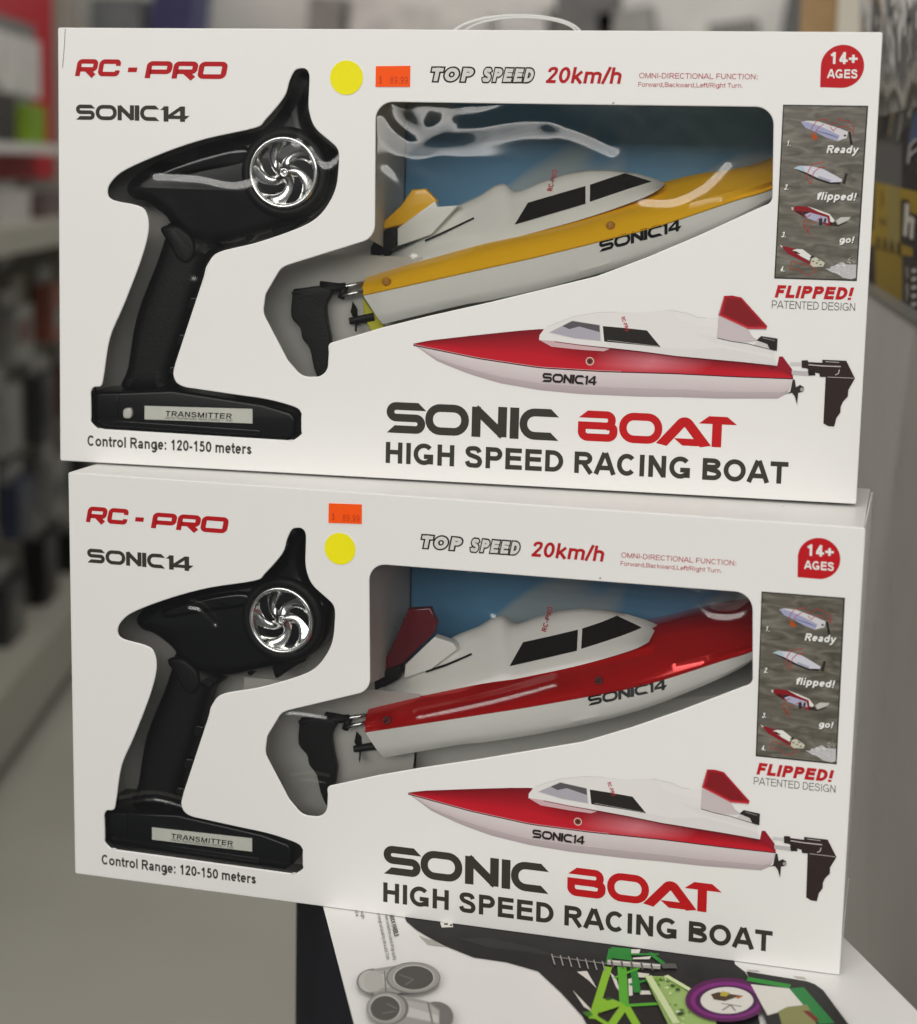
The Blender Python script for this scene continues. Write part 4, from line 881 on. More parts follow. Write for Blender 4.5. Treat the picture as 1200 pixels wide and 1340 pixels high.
make_spoiler(boat1, [(185.4,146.8),(197.87,158.5),(203.76,167.48),(212.15,168.35),(219.58,161.28),(218.44,158.54),(201.16,147.21),(187.36,143.33)],
    ([(196.26,144.36),(218.77,161.25),(220.25,157.67),(232.28,158.87),(216.92,141.28),(196.48,133.88)], [(179.77,132.47),(182.96,138.97),(189.47,143.72),(196.02,145.26),(195.76,135.21),(186,128.07),(179.85,128.35)]), lambda p: p, 'boat_yellow')
make_spoiler(boat2, [(181.32,133.65),(189.5,147.92),(201.3,176.37),(215.3,178.34),(219.8,169.34),(217.99,162.46),(197.44,140.74),(183.3,132.57)],
    ([(200.93,142.13),(219.04,161.16),(230.63,158.38),(233.58,154.81),(217.47,140.79),(200.09,133.31)], [(180.66,132.12),(189.93,137.88),(197.73,141.05),(195.91,131.64),(187.63,126.44),(181.26,123.37)]), lambda p: ((inv @ Vector((p[0], 0, p[1])))[0], (inv @ Vector((p[0], 0, p[1])))[2]), 'dark_red')
tx1 = empty('transmitter', 'black pistol grip transmitter with chrome wheel inside the upper box', 'remote control', M1 @ Matrix.Translation(Q), 'transmitters seen through the box windows')
make_tx(tx1)
TA, TB, TTX, TTZ = (0.9839, -0.00482, -0.00086, -1e-05)
TS = Matrix(((TA, 0, -TB, TTX), (0, 1, 0, 0), (TB, 0, TA, TTZ), (0, 0, 0, 1)))
tx2 = copy_tree(tx1); tx2.matrix_world = M2 @ TS @ Matrix.Translation(Q)
tx2['label'] = 'black pistol grip transmitter with chrome wheel inside the lower box'
sw = prism_obj('power_switch', [mm(p) for p in smooth_ring([(39.35,32.83),(43.23,33.48),(44.2,30.74),(43.23,27.46),(39.35,27.27),(38.38,30.01)])], .0040, .008, .001, 'switch_white', tx1, Q)

# ------------------------------------------------------------------ the truck box under the stack
B0, B1, B2, B3 = Vector((.096, .146, 0)), Vector((.409, .172, 0)), Vector((.700, -.398, 0)), Vector((.3515, -.398, 0))
tb = empty('truck_box', 'large white toy truck box lying flat under the two boat boxes', 'toy box', Matrix.Translation((.3, .0, -.30)))
toff = Vector((.3, 0, -.30))
k = MB(); dn = Vector((0, 0, -.30)); z1 = Vector((0, 0, -.0004))
P = [B0, B1, B2, B3]
k.add([p + z1 for p in P] + [p + dn for p in P], [(0, 3, 2, 1), (4, 5, 6, 7), (0, 1, 5, 4), (1, 2, 6, 5), (2, 3, 7, 6)])
k.build('carton', 'white_card', tb, False, toff)
k = MB(); e = Vector((-.0006, -.0003, 0)); k.add([B0 + e, B3 + e, B3 + e + dn, B0 + e + dn], [(0, 3, 2, 1)]); k.build('side_print', 'navy_plastic', tb, False, toff)
def flat(name, shapes, parent=tb, m='ink'):
    k = MB()
    for i, (pts, col) in enumerate(shapes):
        from mathutils.geometry import tessellate_polygon
        vs = [Vector((p[0], p[1], 0)) for p in pts]; out = []
        for t in tessellate_polygon([vs]):
            a, b_, c = (vs[j] for j in t); out.append(t if (b_ - a).cross(c - a).z > 0 else (t[0], t[2], t[1]))
        lay = .00002 * (i + 1) + LAY[0]
        k.add([(p[0], p[1], lay) for p in pts], out, col)
    LAY[0] += .00002 * (len(shapes) + 1)
    return k.build(name, m, parent, False, toff)
def bar(p, q, wd):
    a, b_ = Vector(p), Vector(q); n = (b_ - a).normalized(); n = Vector((-n.y, n.x)) * wd / 2
    return [a + n, a - n, b_ - n, b_ + n]
DK = (.016, .015, .014); G1 = (.10, .42, .03); G2 = (.02, .24, .03); G3 = (.26, .52, .03)
LAY = [0.0]
HBARS = [((0.3439,-0.0293),(0.3461,-0.0922),0.0043,G3),((0.3512,-0.027),(0.3601,-0.0735),0.005,G1),((0.3601,-0.0735),(0.3569,-0.0958),0.0045,G3),((0.3603,-0.0717),(0.3702,-0.0934),0.0045,G3),((0.3604,-0.0726),(0.3766,-0.0653),0.003,G1),((0.3565,-0.0213),(0.3644,-0.0557),0.004,G2),((0.359,-0.0479),(0.3677,-0.0385),0.0025,G2),((0.3513,-0.0107),(0.3689,-0.0052),0.0025,G2),((0.3636,-0.0048),(0.3731,-0.0161),0.003,G2),((0.3458,-0.0887),(0.3573,-0.0983),0.003,G3),((0.3495,-0.0422),(0.3607,-0.026),0.002,G1),((0.3417,-0.0065),(0.3432,-0.0255),0.003,G2)]
HSPR = [((0.3102,-0.0236),(0.3146,-0.0364)),((0.3152,-0.0237),(0.3194,-0.0363)),((0.32,-0.0238),(0.3242,-0.0362)),((0.3249,-0.0239),(0.329,-0.0361)),((0.3298,-0.024),(0.3337,-0.036)),((0.3346,-0.0241),(0.3385,-0.0359)),((0.3395,-0.0242),(0.3432,-0.0358))]
HCOIL = [((0.3444,-0.0221),(0.3467,-0.0304)),((0.35,-0.0214),(0.3522,-0.0297)),((0.3555,-0.0208),(0.3577,-0.0291)),((0.3611,-0.0202),(0.3632,-0.0285)),((0.3666,-0.0195),(0.3687,-0.0278))]
HBLOTS = [([(0.3995,-0.061),(0.3994,-0.0616),(0.3986,-0.062),(0.3979,-0.0618),(0.3978,-0.0609),(0.3983,-0.0601),(0.3991,-0.0605)],(0.7, 0.78, 0.52)),([(0.3874,-0.0652),(0.3872,-0.066),(0.3865,-0.067),(0.3858,-0.0661),(0.3856,-0.065),(0.3861,-0.0641),(0.3872,-0.0639)],(0.12, 0.26, 0.03)),([(0.3794,-0.0576),(0.3788,-0.059),(0.3779,-0.0595),(0.3771,-0.059),(0.3763,-0.0577),(0.3775,-0.0567),(0.3786,-0.0567)],(0.03, 0.05, 0.02)),([(0.3817,-0.0468),(0.3817,-0.0476),(0.3811,-0.0479),(0.3807,-0.0475),(0.3806,-0.0468),(0.3809,-0.0463),(0.3813,-0.0464)],(0.22, 0.42, 0.06)),([(0.3939,-0.0854),(0.3933,-0.087),(0.3923,-0.0871),(0.3915,-0.0867),(0.3915,-0.0856),(0.3919,-0.0848),(0.3933,-0.0841)],(0.55, 0.68, 0.3)),([(0.3993,-0.0605),(0.3989,-0.0614),(0.3981,-0.0621),(0.3974,-0.0617),(0.3973,-0.0607),(0.3979,-0.0601),(0.3985,-0.0598)],(0.05, 0.12, 0.02)),([(0.409,-0.0708),(0.4085,-0.073),(0.4071,-0.0733),(0.4061,-0.0724),(0.4062,-0.071),(0.4067,-0.0693),(0.4079,-0.0697)],(0.7, 0.78, 0.52)),([(0.3735,-0.0405),(0.3729,-0.0424),(0.3717,-0.0429),(0.3711,-0.0419),(0.3708,-0.0402),(0.3712,-0.0388),(0.3724,-0.0396)],(0.12, 0.26, 0.03)),([(0.4054,-0.0669),(0.4054,-0.068),(0.4048,-0.0684),(0.4038,-0.068),(0.404,-0.0667),(0.4046,-0.0661),(0.4052,-0.0658)],(0.03, 0.05, 0.02)),([(0.3873,-0.0423),(0.3861,-0.044),(0.3851,-0.0457),(0.3837,-0.0443),(0.3839,-0.0422),(0.3846,-0.0418),(0.3857,-0.0408)],(0.22, 0.42, 0.06)),([(0.3932,-0.0791),(0.3928,-0.0802),(0.3923,-0.0806),(0.3919,-0.0801),(0.3914,-0.0792),(0.392,-0.0783),(0.393,-0.0786)],(0.55, 0.68, 0.3)),([(0.3797,-0.039),(0.3797,-0.0399),(0.3787,-0.0401),(0.3781,-0.0398),(0.3777,-0.0391),(0.3786,-0.0385),(0.3793,-0.0385)],(0.05, 0.12, 0.02)),([(0.3805,-0.0462),(0.38,-0.0476),(0.3792,-0.0478),(0.378,-0.0474),(0.3784,-0.0463),(0.3789,-0.0457),(0.3795,-0.0453)],(0.7, 0.78, 0.52)),([(0.384,-0.0438),(0.3834,-0.0451),(0.3823,-0.0462),(0.381,-0.0454),(0.3812,-0.0436),(0.3819,-0.0426),(0.3835,-0.0427)],(0.12, 0.26, 0.03)),([(0.3834,-0.043),(0.3829,-0.044),(0.382,-0.0453),(0.3814,-0.0443),(0.3804,-0.043),(0.3815,-0.0417),(0.3827,-0.042)],(0.03, 0.05, 0.02)),([(0.3902,-0.0805),(0.3905,-0.0819),(0.389,-0.0827),(0.3876,-0.0819),(0.3877,-0.0802),(0.3886,-0.0795),(0.3897,-0.0787)],(0.22, 0.42, 0.06)),([(0.3778,-0.0562),(0.3776,-0.0578),(0.3764,-0.0582),(0.3749,-0.058),(0.3748,-0.0561),(0.3759,-0.0544),(0.3775,-0.0549)],(0.55, 0.68, 0.3)),([(0.3838,-0.0668),(0.3835,-0.0679),(0.3826,-0.069),(0.3814,-0.0685),(0.3809,-0.0671),(0.3822,-0.0653),(0.3836,-0.0653)],(0.05, 0.12, 0.02)),([(0.4042,-0.0599),(0.4037,-0.0611),(0.4031,-0.0612),(0.4026,-0.0608),(0.4023,-0.0598),(0.4027,-0.0587),(0.4036,-0.0587)],(0.7, 0.78, 0.52)),([(0.3945,-0.0538),(0.3944,-0.0554),(0.3932,-0.0558),(0.3917,-0.0552),(0.3922,-0.0537),(0.3928,-0.0525),(0.3938,-0.0526)],(0.12, 0.26, 0.03)),([(0.4059,-0.059),(0.4056,-0.06),(0.4048,-0.0609),(0.4044,-0.0598),(0.4043,-0.0591),(0.4046,-0.0582),(0.4054,-0.0582)],(0.03, 0.05, 0.02)),([(0.3751,-0.0376),(0.374,-0.0404),(0.3728,-0.0409),(0.3717,-0.0395),(0.3712,-0.0378),(0.3722,-0.0358),(0.3734,-0.036)],(0.22, 0.42, 0.06)),([(0.3998,-0.0647),(0.3996,-0.0654),(0.3989,-0.0656),(0.3981,-0.0656),(0.3983,-0.0645),(0.3988,-0.0637),(0.3995,-0.0637)],(0.55, 0.68, 0.3)),([(0.3951,-0.0716),(0.395,-0.0722),(0.3946,-0.0725),(0.3941,-0.0722),(0.394,-0.0715),(0.3944,-0.0711),(0.395,-0.0711)],(0.05, 0.12, 0.02)),([(0.4093,-0.0682),(0.409,-0.0702),(0.4074,-0.0706),(0.4062,-0.0698),(0.4063,-0.0684),(0.4069,-0.0661),(0.4083,-0.0674)],(0.7, 0.78, 0.52)),([(0.3925,-0.0736),(0.3927,-0.0747),(0.3917,-0.0757),(0.391,-0.0747),(0.3907,-0.0735),(0.3913,-0.072),(0.3924,-0.0728)],(0.12, 0.26, 0.03)),([(0.4084,-0.0663),(0.4082,-0.0685),(0.4064,-0.0688),(0.4054,-0.0683),(0.4055,-0.066),(0.4062,-0.0656),(0.4078,-0.065)],(0.03, 0.05, 0.02)),([(0.3741,-0.0437),(0.3743,-0.0448),(0.3729,-0.0466),(0.3716,-0.0457),(0.3715,-0.0435),(0.3723,-0.0416),(0.374,-0.042)],(0.22, 0.42, 0.06)),([(0.3829,-0.0534),(0.3828,-0.0546),(0.382,-0.0557),(0.3812,-0.0545),(0.3811,-0.0535),(0.3815,-0.0518),(0.3829,-0.0521)],(0.55, 0.68, 0.3)),([(0.3984,-0.0541),(0.3979,-0.0558),(0.3972,-0.056),(0.3959,-0.0556),(0.3962,-0.054),(0.3967,-0.053),(0.3975,-0.0529)],(0.05, 0.12, 0.02)),([(0.3777,-0.0374),(0.3779,-0.0387),(0.3763,-0.0393),(0.3754,-0.0388),(0.375,-0.037),(0.3757,-0.0354),(0.3774,-0.0353)],(0.7, 0.78, 0.52)),([(0.3804,-0.0442),(0.3803,-0.0447),(0.3799,-0.045),(0.3793,-0.0449),(0.3793,-0.0441),(0.3797,-0.0438),(0.3801,-0.0437)],(0.12, 0.26, 0.03)),([(0.4003,-0.0694),(0.4002,-0.071),(0.3995,-0.0715),(0.3987,-0.0707),(0.3988,-0.0693),(0.3991,-0.0682),(0.4001,-0.0684)],(0.03, 0.05, 0.02)),([(0.4077,-0.067),(0.4075,-0.0675),(0.4069,-0.0678),(0.4064,-0.0677),(0.4066,-0.0669),(0.4068,-0.0663),(0.4074,-0.0663)],(0.22, 0.42, 0.06)),([(0.3943,-0.0763),(0.3943,-0.0768),(0.3938,-0.0772),(0.3933,-0.0771),(0.3932,-0.0763),(0.3936,-0.0758),(0.394,-0.0757)],(0.55, 0.68, 0.3)),([(0.3772,-0.0376),(0.3766,-0.0389),(0.3757,-0.0396),(0.3741,-0.0395),(0.3739,-0.0376),(0.3751,-0.0357),(0.3765,-0.0366)],(0.05, 0.12, 0.02)),([(0.3911,-0.0734),(0.3904,-0.0754),(0.3891,-0.0759),(0.3883,-0.075),(0.3875,-0.0736),(0.3886,-0.0719),(0.39,-0.0726)],(0.7, 0.78, 0.52)),([(0.3918,-0.0705),(0.3918,-0.0719),(0.391,-0.0726),(0.3896,-0.0719),(0.3896,-0.0706),(0.3906,-0.0695),(0.3913,-0.0695)],(0.12, 0.26, 0.03)),([(0.3918,-0.0749),(0.3915,-0.0764),(0.3902,-0.0773),(0.3884,-0.0769),(0.3889,-0.0746),(0.3898,-0.0736),(0.3909,-0.073)],(0.03, 0.05, 0.02)),([(0.3764,-0.037),(0.3767,-0.0384),(0.3756,-0.0391),(0.3748,-0.0384),(0.3744,-0.0372),(0.3751,-0.0358),(0.3761,-0.0358)],(0.22, 0.42, 0.06)),([(0.3795,-0.0612),(0.379,-0.0634),(0.3779,-0.0638),(0.3763,-0.063),(0.3766,-0.0613),(0.3775,-0.0596),(0.3789,-0.0603)],(0.55, 0.68, 0.3)),([(0.3906,-0.0714),(0.3907,-0.0723),(0.3897,-0.0725),(0.3888,-0.0723),(0.3892,-0.0715),(0.3895,-0.0706),(0.3902,-0.0702)],(0.05, 0.12, 0.02)),([(0.4063,-0.0604),(0.4058,-0.062),(0.4046,-0.0631),(0.4039,-0.0617),(0.4029,-0.0603),(0.4043,-0.0593),(0.4059,-0.0587)],(0.7, 0.78, 0.52)),([(0.3757,-0.0456),(0.3747,-0.0474),(0.3739,-0.048),(0.3728,-0.0469),(0.3725,-0.0457),(0.3732,-0.0443),(0.3743,-0.0445)],(0.12, 0.26, 0.03)),([(0.3869,-0.048),(0.3866,-0.0495),(0.3852,-0.0496),(0.3842,-0.0498),(0.3842,-0.0483),(0.3849,-0.0469),(0.3859,-0.0468)],(0.03, 0.05, 0.02)),([(0.389,-0.081),(0.3884,-0.0824),(0.3876,-0.083),(0.3865,-0.0825),(0.3865,-0.081),(0.3873,-0.0796),(0.3884,-0.0804)],(0.22, 0.42, 0.06)),(bar((0.3674,-0.0366),(0.3899,-0.0873),.004),(.62,.74,.40)),(bar((0.3768,-0.0337),(0.4077,-0.0606),.003),(.66,.78,.42))]
HTEXT = [('TRUCK WHEELS',0.24,(.05,.05,.045),(0.2055,0.0018),(0.2178,-0.0275),(0.2076,0.0038)),('wheels molded from a blend of high quality',0.14,(.14,.135,.125),(0.2029,0.001),(0.226,-0.0571),(0.2044,0.0028)),('for strength and durability with a solid 12mm',0.14,(.14,.135,.125),(0.1979,0.0017),(0.2222,-0.0578),(0.1994,0.0035)),('rough',0.14,(.14,.135,.125),(0.1863,0.0049),(0.1925,-0.0102),(0.1876,0.0067)),('this',0.14,(.14,.135,.125),(0.1826,0.0049),(0.1881,-0.0082),(0.184,0.0067))]
VTEXT = [([(0.2078,0.4254),(0.1637,0.4249),(0.1591,0.4155),(0.062,0.4144),(0.0506,0.3894),(0.1956,0.3902)],(.015,.014,.012)),([(0.1815,0.4222),(0.1528,0.4218),(0.1531,0.4127),(0.1303,0.4132),(0.1157,0.4107),(0.1131,0.3958),(0.1404,0.396),(0.1414,0.4077),(0.1555,0.4079),(0.1571,0.3965),(0.1814,0.3969)],(.62,.60,.52)),([(0.119,0.4083),(0.0471,0.4082),(0.0351,0.3819),(0.116,0.383)],(.015,.014,.012)),([(0.1092,0.4063),(0.0463,0.4066),(0.0368,0.3857),(0.0997,0.3861)],(.62,.60,.52)),([(0.3702,0.3784),(0.3697,0.3895),(0.3542,0.3897),(0.3415,0.3783),(0.3501,0.3783),(0.3551,0.3832),(0.3613,0.3831),(0.3616,0.3788)],(.05,.030,.012)),([(0.3154,0.3791),(0.315,0.3897),(0.3005,0.3899),(0.2885,0.379),(0.2966,0.3789),(0.3013,0.3836),(0.3071,0.3835),(0.3073,0.3794)],(.05,.030,.012)),([(0.2641,0.3797),(0.2638,0.3899),(0.2503,0.3901),(0.239,0.3795),(0.2465,0.3795),(0.251,0.3841),(0.2564,0.384),(0.2566,0.38)],(.05,.030,.012)),([(0.2161,0.3802),(0.2159,0.3902),(0.2032,0.3904),(0.1926,0.3801),(0.1996,0.3801),(0.2039,0.3845),(0.2089,0.3844),(0.2091,0.3805)],(.05,.030,.012)),([(0.366,0.406),(0.306,0.4062),(0.3057,0.4056),(0.3656,0.4053)],(.16,.10,.02)),([(0.3652,0.4045),(0.3053,0.4048),(0.3049,0.4042),(0.3648,0.4038)],(.16,.10,.02)),([(0.3644,0.403),(0.3045,0.4034),(0.3042,0.4027),(0.364,0.4024)],(.16,.10,.02)),([(0.3636,0.4016),(0.3038,0.402),(0.3035,0.4013),(0.3633,0.4009)],(.16,.10,.02)),([(0.3778,0.4283),(0.3614,0.4326),(0.3405,0.4274),(0.3409,0.4167),(0.372,0.4175)],(.30,.20,.02)),([(0.1869,0.4534),(0.1794,0.4677),(0.1404,0.4729),(0.1265,0.4715),(0.1647,0.4663),(0.1671,0.4616),(0.1238,0.4658),(0.1184,0.4634),(0.1657,0.4587),(0.1702,0.4534)],(.36,.37,.36)),([(0.1205,0.3735),(0.0905,0.3757),(0.0849,0.3731),(0.1145,0.3703)],(.52,.51,.47)),([(0.1176,0.3672),(0.0876,0.3696),(0.0821,0.3671),(0.1116,0.3641)],(.52,.51,.47)),([(0.1146,0.361),(0.0848,0.3635),(0.0793,0.361),(0.1086,0.3579)],(.52,.51,.47)),([(0.1117,0.3548),(0.0819,0.3574),(0.0765,0.3549),(0.1057,0.3517)],(.52,.51,.47)),([(0.1087,0.3486),(0.0791,0.3514),(0.0736,0.3489),(0.1028,0.3456)],(.52,.51,.47)),([(0.1575,0.3726),(0.1351,0.375),(0.1223,0.3675),(0.1438,0.3639)],(.20,.20,.18)),([(0.1513,0.3598),(0.129,0.3624),(0.1208,0.3548),(0.1349,0.3455)],(.24,.24,.21))]
def hring(L, n=3): return [tuple(p) for p in smooth_line(L, n, True)]
flat('printed_shadow', [([(0.2751,-0.0305),(0.239,-0.0314),(0.2307,-0.0213),(0.2448,-0.0275)], (.42, .40, .37))])
flat('printed_tyre', [([(0.2111,0.0104),(0.2186,-0.0053),(0.2274,-0.0147),(0.2363,-0.0216),(0.2477,-0.0297),(0.2684,-0.0398),(0.2872,-0.04),(0.3069,-0.0458),(0.3248,-0.068),(0.3404,-0.0904),(0.3706,-0.1546),(0.4429,-0.1325),(0.4242,-0.0276),(0.4186,-0.0119),(0.4122,-0.0039),(0.3851,0.114),(0.2649,0.1423),(0.1979,0.08)], DK),
    ([(0.2539,-0.0183),(0.2737,-0.0247),(0.296,-0.0239),(0.314,-0.0245),(0.299,-0.0168),(0.2709,-0.0129)], (.030, .029, .027)), ([(0.267,0.0033),(0.2951,0.0012),(0.2852,0.0046),(0.272,0.0115)], (.28, .27, .25)), ([(0.2718,0.0026),(0.2904,0.0019),(0.2833,0.0029)], DK),
    ([(0.2379,-0.0004),(0.245,0.0013),(0.2471,-0.0047),(0.2407,-0.0072)], (.75, .73, .66)), ([(0.2405,-0.0012),(0.2427,-0.0005),(0.2434,-0.0025),(0.2413,-0.0032)], DK), ([(0.2444,-0.0017),(0.2457,-0.0012),(0.2462,-0.0033),(0.2449,-0.0037)], DK)])
flat('printed_gaps', [(L, (.72, .70, .64)) for L in ([(0.328,-0.0402),(0.3332,-0.0376),(0.3422,-0.0569),(0.336,-0.0484)],[(0.3299,-0.0627),(0.3427,-0.0807),(0.3441,-0.0839),(0.3393,-0.08)],[(0.3456,-0.0347),(0.3502,-0.0411),(0.3556,-0.0584),(0.352,-0.052)],[(0.357,-0.0409),(0.3587,-0.0384),(0.3624,-0.0591),(0.3606,-0.0606)],[(0.3571,-0.0311),(0.3674,-0.0308),(0.3665,-0.036),(0.3582,-0.0376)],[(0.3648,-0.0527),(0.3704,-0.051),(0.3719,-0.0552),(0.3663,-0.057)],[(0.3527,-0.003),(0.3578,-0.0015),(0.358,-0.0086),(0.3538,-0.01)],[(0.3553,-0.0136),(0.365,-0.0085),(0.3648,-0.0127),(0.3556,-0.0155)])])
fr = [([(0.3412,-0.0035),(0.3521,-0.0022),(0.3555,-0.0176),(0.3423,-0.0177)], G2)]
for p, q, wd, col in HBARS: fr.append((bar(p, q, wd), col))
fr += [([(0.3456,-0.0781),(0.3466,-0.0696),(0.351,-0.0663),(0.3603,-0.0717),(0.354,-0.079),(0.3485,-0.0852)], G3), ([(0.348,-0.0682),(0.3506,-0.066),(0.3529,-0.0676),(0.3504,-0.0702)], (.03, .10, .02)), ([(0.3398,-0.087),(0.3435,-0.085),(0.3458,-0.0887),(0.343,-0.0913)], (.05, .2, .02))]
flat('printed_frame', fr)
flat('printed_shock', [(bar([(0.3108,-0.0265)][0], [(0.3434,-0.0264)][0], .0012), (.20, .19, .18))] + [(bar(p, q, .0007), (.34, .33, .31)) for p, q in HSPR] +
    [(bar([(0.3426,-0.0246)][0], [(0.3721,-0.0214)][0], .0065), (.40, .39, .36)), (bar([(0.3424,-0.0232)][0], [(0.3719,-0.02)][0], .0016), (.72, .71, .68)), (bar([(0.3728,-0.0202)][0], [(0.3807,-0.0178)][0], .006), (.10, .10, .09))] +
    [(bar(p, q, .0011), (.10, .09, .09)) for p, q in HCOIL])
flat('printed_body', [([(0.3652,-0.0359),(0.3767,-0.0328),(0.3909,-0.0474),(0.4061,-0.0575),(0.4109,-0.086),(0.3878,-0.0931)], (.34, .50, .16))] + HBLOTS)
flat('printed_wheel', [(hring([(0.4339,-0.0461),(0.4337,-0.053),(0.4321,-0.0598),(0.4292,-0.066),(0.4252,-0.0713),(0.4204,-0.0753),(0.415,-0.0778),(0.4095,-0.0786),(0.4042,-0.0778),(0.3994,-0.0752),(0.3954,-0.0711),(0.3925,-0.0658),(0.391,-0.0594),(0.3909,-0.0526),(0.3922,-0.0456),(0.395,-0.0391),(0.3991,-0.0334),(0.4041,-0.0291),(0.4097,-0.0264),(0.4155,-0.0255),(0.421,-0.0266),(0.426,-0.0294),(0.4299,-0.0339),(0.4326,-0.0396)]), (.10, .010, .085)), (hring([(0.4312,-0.0474),(0.431,-0.0531),(0.4296,-0.0588),(0.427,-0.064),(0.4235,-0.0684),(0.4193,-0.0718),(0.4146,-0.074),(0.4098,-0.0748),(0.4052,-0.0741),(0.401,-0.072),(0.3976,-0.0687),(0.3951,-0.0642),(0.3938,-0.059),(0.3938,-0.0533),(0.395,-0.0476),(0.3975,-0.0421),(0.401,-0.0374),(0.4053,-0.0338),(0.4102,-0.0315),(0.4152,-0.0307),(0.42,-0.0315),(0.4243,-0.0338),(0.4277,-0.0374),(0.43,-0.042)]), (.22, .02, .20)), (hring([(0.4288,-0.0486),(0.4286,-0.0534),(0.4274,-0.0581),(0.4252,-0.0625),(0.4221,-0.0663),(0.4184,-0.0692),(0.4143,-0.071),(0.4101,-0.0717),(0.4061,-0.0712),(0.4024,-0.0695),(0.3995,-0.0668),(0.3973,-0.0631),(0.3962,-0.0587),(0.3962,-0.054),(0.3974,-0.0492),(0.3995,-0.0446),(0.4026,-0.0407),(0.4064,-0.0376),(0.4106,-0.0356),(0.415,-0.0349),(0.4192,-0.0355),(0.4229,-0.0374),(0.4258,-0.0403),(0.4278,-0.0441)]), (.07, .008, .07)), (hring([(0.4264,-0.0494),(0.4263,-0.0535),(0.4252,-0.0576),(0.4234,-0.0615),(0.4208,-0.0647),(0.4177,-0.0673),(0.4142,-0.0688),(0.4107,-0.0694),(0.4073,-0.0689),(0.4042,-0.0674),(0.4017,-0.0649),(0.3999,-0.0617),(0.399,-0.0579),(0.399,-0.0537),(0.3999,-0.0495),(0.4017,-0.0456),(0.4043,-0.0422),(0.4075,-0.0395),(0.411,-0.0379),(0.4147,-0.0373),(0.4182,-0.0379),(0.4213,-0.0395),(0.4238,-0.0421),(0.4255,-0.0455)]), (.74, .72, .67)),
    ([(0.4035,-0.0491),(0.4072,-0.0452),(0.4122,-0.0455),(0.4205,-0.0457),(0.416,-0.0498),(0.4116,-0.0549),(0.4058,-0.0548)], (.07, .04, .02)), ([(0.4087,-0.0438),(0.4137,-0.0441),(0.4118,-0.0493),(0.4085,-0.0494)], (.50, .40, .04)), ([(0.4158,-0.0481),(0.4209,-0.0455),(0.4184,-0.05)], (.42, .14, .03)),
    (bar([(0.4103,-0.058)][0], [(0.4209,-0.0583)][0], .0009), (.2, .19, .18)), (bar([(0.4152,-0.0583)][0], [(0.4183,-0.0645)][0], .0009), (.2, .19, .18)), (bar([(0.4152,-0.0583)][0], [(0.4115,-0.0657)][0], .0009), (.2, .19, .18))])
flat('printed_cage', [([(0.4193,-0.0156),(0.4527,-0.0178),(0.4574,-0.0201),(0.4622,-0.0262),(0.4993,-0.1152),(0.4502,-0.1303),(0.4279,-0.0452)], (.020, .019, .018)), ([(0.4233,-0.0308),(0.4455,-0.0295),(0.4536,-0.0473),(0.4448,-0.0536),(0.4404,-0.0594),(0.4352,-0.0646)], (.74, .72, .67)),
    (bar([(0.4209,-0.0248)][0], [(0.4445,-0.027)][0], .0050), (.03, .28, .04)), (bar([(0.4479,-0.0278)][0], [(0.4662,-0.0646)][0], .0085), (.02, .22, .05)), ([(0.4403,-0.0586),(0.4447,-0.0518),(0.4548,-0.046),(0.4617,-0.0703),(0.444,-0.0758)], (.26, .26, .10)), ([(0.4528,-0.0538),(0.456,-0.0528),(0.462,-0.0615),(0.4598,-0.064)], (.20, .02, .02)),
    ([(0.4196,-0.0135),(0.4258,-0.0126),(0.4273,-0.015),(0.4211,-0.016)], (.5, .46, .46)), ([(0.4449,-0.0135),(0.4511,-0.0134),(0.453,-0.0167),(0.4472,-0.0166)], (.5, .47, .44))])
GA, GB, GC = (.16, .155, .145), (.34, .33, .31), (.50, .49, .46)
